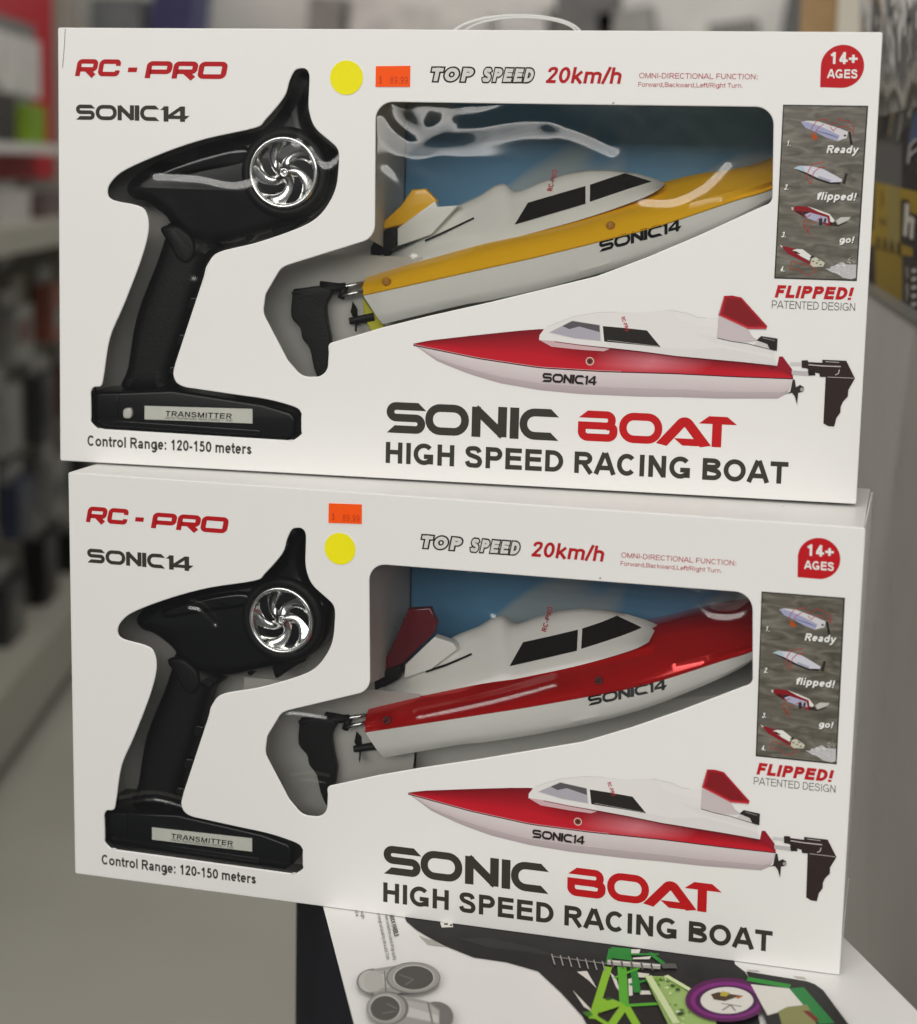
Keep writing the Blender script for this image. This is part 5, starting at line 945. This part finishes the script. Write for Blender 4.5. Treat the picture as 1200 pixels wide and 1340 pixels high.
flat('printed_rim', [(hring([(0.2334,-0.087),(0.2343,-0.0909),(0.2344,-0.0947),(0.2339,-0.0981),(0.2328,-0.101),(0.2311,-0.1031),(0.2289,-0.1043),(0.2265,-0.1045),(0.2239,-0.1037),(0.2214,-0.102),(0.219,-0.0995),(0.217,-0.0963),(0.2155,-0.0926),(0.2146,-0.0887),(0.2143,-0.0849),(0.2148,-0.0813),(0.2159,-0.0784),(0.2176,-0.0762),(0.2198,-0.0749),(0.2223,-0.0747),(0.225,-0.0755),(0.2276,-0.0773),(0.23,-0.08),(0.232,-0.0833)]), (.20, .19, .18)), ([(0.22,-0.0754),(0.2386,-0.0617),(0.2502,-0.0949),(0.2289,-0.1043)], GB), ([(0.2209,-0.0785),(0.2397,-0.0658),(0.2417,-0.071),(0.2223,-0.0829)], (.42, .41, .39)), ([(0.2223,-0.0829),(0.2413,-0.0712),(0.2447,-0.0816),(0.2255,-0.0933)], (.56, .55, .52)), ([(0.2255,-0.0933),(0.2443,-0.0817),(0.2469,-0.0876),(0.2271,-0.0984)], (.45, .44, .41)), (hring([(0.2284,-0.0886),(0.2292,-0.0919),(0.2296,-0.0951),(0.2294,-0.0979),(0.2288,-0.1002),(0.2277,-0.1019),(0.2263,-0.1028),(0.2247,-0.1028),(0.2229,-0.1021),(0.221,-0.1005),(0.2193,-0.0983),(0.2177,-0.0955),(0.2165,-0.0923),(0.2156,-0.089),(0.2153,-0.0858),(0.2154,-0.0829),(0.216,-0.0804),(0.2171,-0.0787),(0.2185,-0.0778),(0.2202,-0.0777),(0.2221,-0.0786),(0.2239,-0.0802),(0.2257,-0.0825),(0.2272,-0.0854)]), (.50, .49, .46)), (hring([(0.2296,-0.0882),(0.2304,-0.0914),(0.2308,-0.0944),(0.2307,-0.0972),(0.2302,-0.0994),(0.2294,-0.1009),(0.2282,-0.1018),(0.2267,-0.1018),(0.2251,-0.101),(0.2235,-0.0994),(0.2219,-0.0972),(0.2204,-0.0945),(0.2193,-0.0914),(0.2185,-0.0883),(0.218,-0.0852),(0.2181,-0.0824),(0.2185,-0.0801),(0.2194,-0.0784),(0.2206,-0.0776),(0.2221,-0.0776),(0.2238,-0.0784),(0.2255,-0.0801),(0.2271,-0.0823),(0.2285,-0.0851)]), (.46, .45, .42)), (bar([(0.2263,-0.0758)][0], [(0.2345,-0.0998)][0], .0008), (.20, .19, .18)), (hring([(0.2582,-0.0751),(0.2589,-0.0799),(0.2587,-0.0847),(0.2575,-0.0891),(0.2553,-0.0928),(0.2525,-0.0956),(0.249,-0.0973),(0.2452,-0.0978),(0.2413,-0.0971),(0.2376,-0.0953),(0.2343,-0.0923),(0.2315,-0.0884),(0.2297,-0.0839),(0.2287,-0.0791),(0.2288,-0.0742),(0.2299,-0.0697),(0.2321,-0.0658),(0.235,-0.0628),(0.2386,-0.061),(0.2425,-0.0605),(0.2466,-0.0612),(0.2504,-0.0633),(0.2537,-0.0664),(0.2564,-0.0705)]), GA), (hring([(0.2577,-0.075),(0.2584,-0.0796),(0.2582,-0.0841),(0.257,-0.0882),(0.255,-0.0918),(0.2522,-0.0944),(0.2489,-0.0961),(0.2452,-0.0966),(0.2415,-0.0959),(0.2379,-0.0942),(0.2348,-0.0914),(0.2322,-0.0878),(0.2304,-0.0835),(0.2295,-0.0789),(0.2296,-0.0743),(0.2308,-0.0701),(0.2328,-0.0664),(0.2356,-0.0636),(0.239,-0.0618),(0.2428,-0.0613),(0.2467,-0.062),(0.2503,-0.064),(0.2535,-0.0669),(0.256,-0.0707)]), GB), (hring([(0.2551,-0.0758),(0.2558,-0.0797),(0.2556,-0.0835),(0.2547,-0.087),(0.2531,-0.0899),(0.251,-0.0921),(0.2483,-0.0935),(0.2454,-0.0938),(0.2424,-0.0932),(0.2396,-0.0917),(0.237,-0.0893),(0.2349,-0.0862),(0.2334,-0.0826),(0.2327,-0.0787),(0.2327,-0.0749),(0.2335,-0.0713),(0.2351,-0.0682),(0.2373,-0.0659),(0.24,-0.0645),(0.243,-0.0641),(0.2461,-0.0648),(0.249,-0.0664),(0.2516,-0.0689),(0.2537,-0.0722)]), (.55, .54, .51)), (hring([(0.2545,-0.0762),(0.2552,-0.0798),(0.255,-0.0834),(0.2542,-0.0867),(0.2527,-0.0895),(0.2506,-0.0916),(0.2482,-0.0929),(0.2454,-0.0932),(0.2426,-0.0926),(0.2399,-0.0912),(0.2374,-0.0889),(0.2355,-0.086),(0.2341,-0.0826),(0.2334,-0.0789),(0.2334,-0.0753),(0.2342,-0.0719),(0.2357,-0.069),(0.2378,-0.0668),(0.2403,-0.0655),(0.2431,-0.0651),(0.246,-0.0658),(0.2488,-0.0673),(0.2513,-0.0697),(0.2532,-0.0727)]), (.085, .08, .075)), (bar([(0.2353,-0.0779)][0], [(0.2447,-0.0816)][0], .0010), (.17, .165, .155)), (bar([(0.2421,-0.0891)][0], [(0.2447,-0.0816)][0], .0010), (.17, .165, .155))])
flat('printed_rim', [(hring([(0.2764,-0.1163),(0.2772,-0.1206),(0.2773,-0.1247),(0.2768,-0.1284),(0.2757,-0.1314),(0.274,-0.1336),(0.2719,-0.1348),(0.2695,-0.135),(0.267,-0.1341),(0.2645,-0.1322),(0.2622,-0.1294),(0.2602,-0.1258),(0.2588,-0.1218),(0.2579,-0.1176),(0.2577,-0.1134),(0.2581,-0.1096),(0.2592,-0.1064),(0.2609,-0.104),(0.2631,-0.1028),(0.2656,-0.1026),(0.2682,-0.1036),(0.2708,-0.1056),(0.2731,-0.1086),(0.275,-0.1123)]), (.18, .17, .16)), ([(0.2377,-0.1006),(0.2592,-0.104),(0.2675,-0.1112),(0.2736,-0.1335),(0.2498,-0.1408)], GB), ([(0.2404,-0.1053),(0.2609,-0.107),(0.2676,-0.113),(0.2689,-0.1178),(0.2443,-0.1113)], (.44, .43, .40)), ([(0.2443,-0.1113),(0.2689,-0.1178),(0.2711,-0.1258),(0.2477,-0.1226)], (.57, .56, .53)), (bar([(0.2594,-0.1048)][0], [(0.268,-0.1267)][0], .0010), (.18, .17, .16)), (hring([(0.2514,-0.1144),(0.2524,-0.1192),(0.2526,-0.1237),(0.2519,-0.1279),(0.2506,-0.1313),(0.2486,-0.1338),(0.2461,-0.1352),(0.2432,-0.1355),(0.2401,-0.1345),(0.2371,-0.1324),(0.2343,-0.1294),(0.2319,-0.1255),(0.2301,-0.121),(0.229,-0.1163),(0.2287,-0.1116),(0.2293,-0.1073),(0.2306,-0.1037),(0.2326,-0.1011),(0.2353,-0.0996),(0.2383,-0.0993),(0.2414,-0.1003),(0.2445,-0.1026),(0.2473,-0.1058),(0.2497,-0.1099)]), GA), (hring([(0.25,-0.1149),(0.251,-0.1193),(0.2511,-0.1235),(0.2506,-0.1274),(0.2493,-0.1306),(0.2475,-0.1329),(0.2451,-0.1342),(0.2425,-0.1344),(0.2396,-0.1336),(0.2368,-0.1316),(0.2342,-0.1288),(0.232,-0.1251),(0.2303,-0.121),(0.2293,-0.1166),(0.229,-0.1122),(0.2295,-0.1082),(0.2307,-0.1049),(0.2326,-0.1024),(0.2351,-0.101),(0.2378,-0.1008),(0.2408,-0.1017),(0.2436,-0.1038),(0.2463,-0.1069),(0.2484,-0.1106)]), GB), (hring([(0.2475,-0.1156),(0.2483,-0.1194),(0.2486,-0.123),(0.2482,-0.1263),(0.2472,-0.129),(0.2457,-0.1309),(0.2438,-0.132),(0.2417,-0.1322),(0.2394,-0.1314),(0.2371,-0.1297),(0.2349,-0.1272),(0.2331,-0.1241),(0.2317,-0.1205),(0.2308,-0.1168),(0.2305,-0.1131),(0.2309,-0.1097),(0.2318,-0.1069),(0.2333,-0.1048),(0.2352,-0.1037),(0.2375,-0.1035),(0.2398,-0.1044),(0.2422,-0.1062),(0.2443,-0.1088),(0.2462,-0.112)]), (.60, .59, .56)), (hring([(0.2471,-0.116),(0.2478,-0.1196),(0.248,-0.123),(0.2477,-0.1261),(0.2468,-0.1286),(0.2454,-0.1305),(0.2436,-0.1315),(0.2416,-0.1317),(0.2394,-0.1309),(0.2372,-0.1293),(0.2352,-0.127),(0.2335,-0.124),(0.2321,-0.1207),(0.2313,-0.1171),(0.2311,-0.1136),(0.2314,-0.1105),(0.2323,-0.1078),(0.2337,-0.1059),(0.2355,-0.1048),(0.2376,-0.1047),(0.2398,-0.1055),(0.242,-0.1072),(0.2441,-0.1096),(0.2458,-0.1126)]), (.09, .085, .08)), (bar([(0.2389,-0.113)][0], [(0.246,-0.117)][0], .0010), (.19, .18, .17)), (bar([(0.2398,-0.1242)][0], [(0.246,-0.1196)][0], .0010), (.19, .18, .17))])
k = MB()
for s_, wgt, col, a, b_, c in HTEXT:
    it, wd = text_items(s_, wgt); u = Vector((b_[0] - a[0], b_[1] - a[1])); v = Vector((c[0] - a[0], c[1] - a[1]))
    for j, (pts, r_, sw_, cl, s0, s1) in enumerate(it):
        vs, fs = ribbon(pts, sw_, cl); k.add([(a[0] + u.x * q[0] / wd + v.x * q[1], a[1] + u.y * q[0] / wd + v.y * q[1], .0001 + .00001 * (j % 5)) for q in vs], fs, col)
k.build('printed_text', 'ink', tb, False, toff)

# ------------------------------------------------------------------ shop round the stack
mat('floor_vinyl', (.37, .36, .315), .26, spec=.5, var=.10, vscale=3, bump=.02, bscale=40)
mat('ceiling_tile', (.6, .6, .58), .9); mat('shop_wall', (.45, .44, .41), .8, var=.08, vscale=2)
mat('metal_cream', (.33, .32, .275), .45, var=.05, vscale=5); mat('panel_grey', (.56, .55, .52), .55, var=.06, vscale=14, bump=.08, bscale=15)
mat('red_header', (.44, .005, .014), .45); mat('timber', (.42, .26, .11), .6, var=.25, vscale=18); mat('cream_paint', (.72, .67, .55), .5)
FZ = -.95
st = lambda o: (o.__setitem__('kind', 'structure'), o)[1]
k = MB(); k.add([(-9, -1.0, FZ), (6, -1.0, FZ), (6, 12, FZ), (-9, 12, FZ)], [(0, 1, 2, 3)]); st(k.build('floor', 'floor_vinyl'))
k = MB(); k.add([(-9, -6, 2.3), (6, -6, 2.3), (6, 12, 2.3), (-9, 12, 2.3)], [(3, 2, 1, 0)]); st(k.build('ceiling', 'ceiling_tile'))
k = MB(); k.box(-6, 6.2, FZ, 4, 6.3, 2.3); tag(k.build('back_wall', 'shop_wall'), 'plain grey back wall of the shop, out of focus', 'wall')
# grey side panel of the display on the right, with packed models standing on it
a = Vector((.490, .317)); b_ = Vector((.451, .62)); dv = (b_ - a).normalized(); nv = Vector((dv.y, -dv.x))
def vp(s, z, o=0): q = a + dv * s + nv * o; return Vector((q.x, q.y, z))
PZ = .345
mat('trim_grey', (.17, .17, .155), .4)
pn = empty('display_cabinet', 'grey painted display cabinet with scuffed side panel on the right', 'cabinet', Matrix.Translation(vp(0, FZ, .2)))
k = MB(); o_ = vp(0, FZ, .2)
def slab(k, s0, s1, z0, z1, o0, o1): 
    v = [vp(s, z, o) for s in (s0, s1) for z in (z0, z1) for o in (o0, o1)]
    k.add(v, [(0, 1, 3, 2), (4, 6, 7, 5), (0, 4, 5, 1), (2, 3, 7, 6), (0, 2, 6, 4), (1, 5, 7, 3)])
slab(k, -.30, .70, FZ, PZ - .004, 0, .45); k.build('side_panel', 'panel_grey', pn, False, o_)
k = MB(); slab(k, -.302, .702, PZ - .0038, PZ, -.002, .45); k.build('top_edge', 'trim_grey', pn, False, o_)
k = MB()
for i in range(26):
    s_ = .02 + random.random() ** 2 * .3; z_ = PZ - .06 - random.random() * .36; ln = .004 + random.random() * .014
    v = [vp(s_, z_, -.0003), vp(s_ + .0012, z_, -.0003), vp(s_ + .0009, z_ - ln, -.0003), vp(s_ + .0002, z_ - ln, -.0003)]; k.add(v, [(0, 1, 2, 3)])
mat('scuff', (.22, .21, .18), .7); k.build('scuff_marks', 'scuff', pn, False, o_)
mb0 = vp(.16, PZ, .1)
model = empty('model_car_box', 'black and yellow model car box with clear blister on the right cabinet', 'toy box', Matrix.Translation(mb0))
mat('box_black', (.012, .012, .012), .35); mat('box_yellow', (.40, .27, .010), .4, var=.05, vscale=30); mat('box_grey', (.10, .105, .10), .4, var=.3, vscale=40); mat('box_blue', (.05, .14, .27), .4)
mat('box_gloss', (.17, .17, .155), .3)
k = MB(); slab(k, -.14, .585, PZ + .0005, PZ + .52, .012, .16); k.build('carton', 'box_black', model, False, mb0)
def vflat(name, shapes, m='ink', par=None, base=.0):
    k = MB()
    for i, (pts, col) in enumerate(shapes):
        vs = [Vector((p[0], p[1], 0)) for p in pts]
        from mathutils.geometry import tessellate_polygon
        k.add([vp(p[0], p[1], .0115 - base - .00004 * i) for p in pts], [tuple(t) for t in tessellate_polygon([vs])], col)
    return k.build(name, m, par or model, False, mb0)
vflat('panel_print', [(L, c) for L, c in (
    ([(0.58,0.4854),(0.4606,0.4732),(0.4405,0.4361),(0.58,0.4406)], (.06, .13, .22)), ([(0.4629,0.4775),(0.2352,0.471),(0.217,0.4339),(0.4412,0.4375)], (.10, .105, .10)), ([(0.2463,0.4936),(0.0835,0.4885),(0.0574,0.431),(0.2167,0.4333)], (.010, .010, .011)),
    ([(0.58,0.4406),(0.217,0.4339),(0.0574,0.431),(0.0339,0.3793),(0.1863,0.3815),(0.58,0.3669)], (.36, .24, .010)), ([(0.58,0.3669),(0.3775,0.3802),(0.1863,0.3815),(0.1657,0.3396),(0.3532,0.3348),(0.58,0.3244)], (.31, .21, .008)),
    ([(0.58,0.3685),(0.3909,0.381),(0.3633,0.3416),(0.58,0.3244)], (.014, .013, .012)), ([(0.1863,0.3815),(0.0363,0.3846),(0.0166,0.3413),(0.1657,0.3396)], (.030, .029, .026)), ([(0.58,0.4372),(0.4205,0.4362),(0.4112,0.3943),(0.58,0.3834)], (.02, .012, .010)),
    ([(0.4068,0.4349),(0.2269,0.4332),(0.197,0.3828),(0.3713,0.3805)], (.35, .24, .015)), ([(0.3218,0.4369),(0.2272,0.4338),(0.2019,0.3826),(0.2888,0.3839)], (.30, .24, .06)))])
for nm_, a_, e_ in (('logo_lettering', 0, 3), ('logo_lettering', 3, 5), ('panel_lettering', 5, 9), ('panel_marks', 9, 13), ('panel_emblem', 13, 14), ('side_lettering', 14, 15), ('panel_ticks', 15, 20), ('panel_figure', 20, 21), ('panel_figure', 21, 22)):
    vflat(nm_, VTEXT[a_:e_], base=.001)
k = MB(); 
vflat('car_picture', [(L, c) for L, c in (
    ([(0.5638,0.6374),(0.1304,0.5916),(0.0835,0.4885),(0.2401,0.481),(0.2549,0.4688),(0.4768,0.4778)], (.055, .055, .048)),
    ([(0.2963,0.5525),(0.2422,0.5475),(0.2587,0.5189),(0.2958,0.5079),(0.3131,0.4762),(0.3718,0.4759),(0.3657,0.5107),(0.3318,0.5354)], (.012, .012, .011)),
    ([(0.3933,0.5524),(0.3283,0.5508),(0.3202,0.5567),(0.2944,0.5485),(0.3029,0.544)], (.20, .03, .035)), ([(0.3407,0.5977),(0.2904,0.5835),(0.2489,0.5615),(0.2619,0.5464),(0.2886,0.5368),(0.2616,0.5563),(0.2751,0.5735)], (.34, .34, .31)),
    ([(0.3994,0.5052),(0.313,0.5202),(0.3197,0.5114),(0.3737,0.5029)], (.40, .03, .025)), ([(0.2293,0.5004),(0.1911,0.5121),(0.2011,0.503),(0.2174,0.4963)], (.34, .035, .03)), ([(0.1553,0.5428),(0.2194,0.5412),(0.2575,0.5374),(0.1957,0.5515)], (.10, .02, .02)),
    ([(0.2834,0.5264),(0.2464,0.5355),(0.2214,0.5353),(0.2193,0.5206),(0.2327,0.5176),(0.2336,0.5299),(0.2625,0.5265)], (.46, .45, .41)), ([(0.326,0.479),(0.3094,0.502),(0.277,0.5135),(0.2809,0.4997),(0.3084,0.489),(0.3138,0.4775)], (.34, .29, .16)),
    ([(0.4096,0.4766),(0.3709,0.4974),(0.341,0.5084),(0.358,0.4957),(0.3842,0.4761)], (.012, .012, .012)), ([(0.2056,0.4923),(0.1728,0.503),(0.1611,0.5072),(0.1653,0.4969),(0.1844,0.4881)], (.30, .30, .27)), ([(0.2568,0.4726),(0.2463,0.4936),(0.2275,0.4966),(0.2349,0.4809),(0.2462,0.4724)], (.26, .26, .24)), ([(0.1672,0.4911),(0.1232,0.4926),(0.1139,0.4725),(0.1842,0.4678)], (.04, .08, .17)))], base=.0005)
k = MB(); n = 26; vs = []
for i in range(n):
    for j in range(n):
        s_ = -.13 + .69 * i / (n - 1); z_ = PZ + .15 + .35 * j / (n - 1); q = .006 + .012 * math.sin(math.pi * i / (n - 1)) * math.sin(math.pi * j / (n - 1)) + .006 * nz(s_ * 40, z_ * 16, 1, 2)
        vs.append(vp(s_, z_, .010 - max(q, .001)))
k.add(vs, [(i * n + j, i * n + n + j, i * n + n + j + 1, i * n + j + 1) for i in range(n - 1) for j in range(n - 1)])
k.build('blister', 'blister', model, True, mb0)
k = MB(); slab(k, .592, .66, PZ + .0005, PZ + .50, .012, .12)
bl = k.build('blue_box', 'box_blue', None); tag(bl, 'slim blue box edge beside the black and yellow model box', 'toy box')
# posts behind the stack
def post(name, x0, x1, y, m, label):
    k = MB(); k.box(x0, y, FZ, x1, y + .05, 2.3); tag(k.build(name, m), label, 'post')
post('timber_post', .330, .3745, 1.36, 'timber', 'bare timber post behind the upper box, left of the cream post')
post('painted_post', .377, .4185, 1.33, 'cream_paint', 'cream painted post behind the upper box, right of the timber post')
# carry handle on the upper box
mat('handle_plastic', (.62, .62, .60), .3)
k = MB(); pts = []
hp = M1 @ Vector((.255, .10, H_ + .0005))
for i in range(41):
    t_ = math.pi * i / 40; pts.append(Vector((-.0435 * math.cos(t_), .012 * math.sin(t_), .002 + .0175 * math.sin(t_) ** .8)))
hd = empty('carry_handle', 'white plastic carry handle arching above the top of the upper box', 'handle', Matrix.Translation(hp))
k.tube(pts, .0010, 8); k.build('handle_strap', 'handle_plastic', hd, True)
k = MB(); k.tube([p * .88 + Vector((.005, -.012, .0)) for p in pts], .0006, 8); k.tube([Vector((-.05, -.01, .001)), Vector((.05, -.01, .001))], .001, 6); k.build('handle_base', 'handle_plastic', hd, True)
# gondola across the aisle on the left
g0 = Vector((-1.41, 2.41, FZ)); gd = Vector((-.262, .965, 0)); gn = Vector((-.965, -.262, 0))
def gp(s, d, z): v = g0 + gd * s + gn * d; return Vector((v.x, v.y, z))
def gbox(k, s0, s1, d0, d1, z0, z1):
    v = [gp(s, d, z) for s in (s0, s1) for d in (d0, d1) for z in (z0, z1)]
    k.add(v, [(0, 1, 3, 2), (4, 6, 7, 5), (0, 4, 5, 1), (2, 3, 7, 6), (0, 2, 6, 4), (1, 5, 7, 3)])
gon = empty('shop_shelf', 'long cream metal shelf unit across the aisle on the left', 'shelf', Matrix.Translation(g0))
k = MB(); gbox(k, -1.2, 3.2, 0, .5, -.90, -.74); k.build('base_deck', 'metal_cream', gon, False, g0)
k = MB(); gbox(k, -1.2, 3.2, .06, .5, FZ, -.90); k.build('kick_shadow_plate', 'box_black', gon, False, g0)  # black colour stands in for the shadow below the deck
k = MB(); gbox(k, -1.2, 3.2, .44, .5, -.74, 1.5); k.build('back_panel', 'panel_grey', gon, False, g0)
k = MB(); gbox(k, -1.2, 2.6, .02, .44, .225, .285); k.build('upper_shelf', 'metal_cream', gon, False, g0)
k = MB(); gbox(k, -1.0, 1.66, .22, .44, .385, 1.3); k.build('red_header', 'red_header', gon, False, g0)
k = MB(); gbox(k, -1.0, 1.40, .12, .22, .455, .482); k.build('ledge', 'panel_grey', gon, False, g0)
k = MB(); gbox(k, 1.74, 1.84, .18, .44, -.74, 1.5); k.build('upright', 'metal_cream', gon, False, g0)
def pack(name, s, d, z, wd, h, col, label, cat, grp=None, dep=.05, rough=.4):
    nm = 'pack_%d' % len(MATS); mat(nm, col, rough, var=.35, vscale=22)
    o0 = gp(s, d, z); r_ = empty(name, label, cat, Matrix.Translation(o0), grp)
    k = MB(); gbox(k, s - wd / 2, s + wd / 2, d - dep / 2, d + dep / 2, z, z + h * .78); k.build('carton', nm, r_, False, o0)
    k = MB(); gbox(k, s - wd / 2, s + wd / 2, d + dep * .2, d + dep / 2, z + h * .782, z + h); k.build('header_card', 'box_gloss', r_, False, o0)
    return r_
G_ = 'packs hanging on the left shelf'
TINTS = [('brown', (.10, .075, .06)), ('rust red', (.22, .06, .035)), ('grey', (.13, .13, .115)), ('slate', (.05, .06, .065)), ('charcoal', (.025, .027, .027)), ('silver', (.24, .24, .22)), ('black', (.010, .010, .010)), ('maroon', (.12, .022, .018)), ('olive', (.07, .068, .05)), ('beige', (.26, .24, .20)), ('white', (.42, .41, .37)), ('ink blue', (.02, .03, .06))]
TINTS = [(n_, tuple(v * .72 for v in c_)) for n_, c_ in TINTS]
ORD = [[0, 1, 5, 9, 1, 3, 0], [3, 5, 2, 4, 10, 7, 3], [7, 2, 11, 6, 5, 8, 4], [6, 4, 8, 6, 3, 6, 2]]
RW = ('top row', 'second row', 'third row', 'bottom row'); ZS = ((-.03, .22), (-.27, .23), (-.50, .22), (-.738, .23))
NTH = ('nearest', 'second', 'third', 'fourth', 'fifth', 'sixth', 'farthest')
for i, ((z, h), row_) in enumerate(zip(ZS, ORD)):
    for j, kx in enumerate(row_):
        nm_, col = TINTS[kx]
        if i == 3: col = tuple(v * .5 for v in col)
        s0 = .22 + j * .20 + .07 * (i % 2); d0 = .10 + .06 * ((i + j) % 2)
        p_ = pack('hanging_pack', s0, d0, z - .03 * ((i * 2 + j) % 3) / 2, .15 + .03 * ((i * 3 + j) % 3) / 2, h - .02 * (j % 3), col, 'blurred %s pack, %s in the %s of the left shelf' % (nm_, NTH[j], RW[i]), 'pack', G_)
        k = MB(); c2 = TINTS[(kx * 5 + j * 3 + i) % 12][1]; gbox(k, s0 - .055, s0 + .05, d0 - .028, d0 - .0255, z + .02, z + .02 + h * (.25 + .1 * (j % 2)))
        nm2 = 'print_%d' % len(MATS); mat(nm2, c2, .4); k.build('label', nm2, p_, False, gp(s0, d0, z - .03 * ((i * 2 + j) % 3) / 2))
pack('price_card', .86, .19, .61, .9, .20, (.56, .55, .52), 'large white card in front of the red header on the left shelf', 'card', None, .02)
pack('toy_pack', .66, .17, .4825, .40, .15, (.02, .02, .02), 'black toy pack beside the neon green one on the left shelf', 'pack')
pack('toy_pack', 1.06, .16, .4825, .20, .13, (.17, .30, .008), 'neon green toy pack on the left shelf under the white card', 'pack')
pack('toy_pack', .62, .12, .2855, .34, .10, (.42, .40, .38), 'pale low pack on the cream shelf edge beneath the red strip', 'pack')
pack('toy_pack', 1.10, .12, .2855, .30, .09, (.10, .07, .07), 'dark low pack on the cream shelf edge beneath the red strip', 'pack')
# far wall display behind the upper box
mat('far_panel', (.58, .57, .54), .7, var=.3, vscale=3)
fw = empty('wall_display', 'far wall display rack with rails of goods, out of focus', 'shelf', Matrix.Translation((-1, 4.6, FZ)))
fo = Vector((-1, 4.6, FZ))
k = MB(); k.box(-3.2, 4.66, FZ, 1.2, 4.7, 2.2); k.build('back_panel', 'far_panel', fw, False, fo)
k = MB(); k.box(-3.2, 4.3, .55, 1.2, 4.66, .60); k.build('rail', 'metal_cream', fw, False, fo)
FAR = [(-2.205, .08, (.46, .34, .07), 'yellow'), (-2.05, .17, (.20, .21, .22), 'slate'), (-1.88, .14, (.05, .055, .14), 'navy blue'), (-1.60, .38, (.58, .57, .54), 'wide pale grey'), (-1.35, .11, (.22, .215, .20), 'mid grey'), (-1.06, .44, (.54, .53, .50), 'wide beige grey'),
       (-.80, .09, (.03, .03, .028), 'black'), (-.69, .11, (.50, .49, .47), 'white'), (-.53, .18, (.10, .10, .095), 'dark grey'), (-.35, .16, (.24, .235, .22), 'light grey'), (-.225, .07, (.03, .03, .03), 'jet black'), (-.15, .055, (.36, .04, .025), 'red'), (-.04, .14, (.17, .165, .155), 'dull grey'), (.09, .10, (.08, .08, .078), 'charcoal')]
for x, wd, col, nm_ in FAR:
    nm = 'pack_%d' % len(MATS); mat(nm, col, .45, var=.4, vscale=16)
    k = MB(); h = .30 + .10 * math.sin(x * 9); Mr = Matrix.Translation((x, 0, .62)) @ Matrix.Rotation(R(9 * math.sin(x * 23)), 4, 'Y')
    k.box(-wd / 2, 4.36, .012, wd / 2, 4.5, h, None, Mr)
    tag(k.build('far_pack', nm), 'blurred %s pack on the far wall rail' % nm_, 'pack', 'packs on the far wall display')
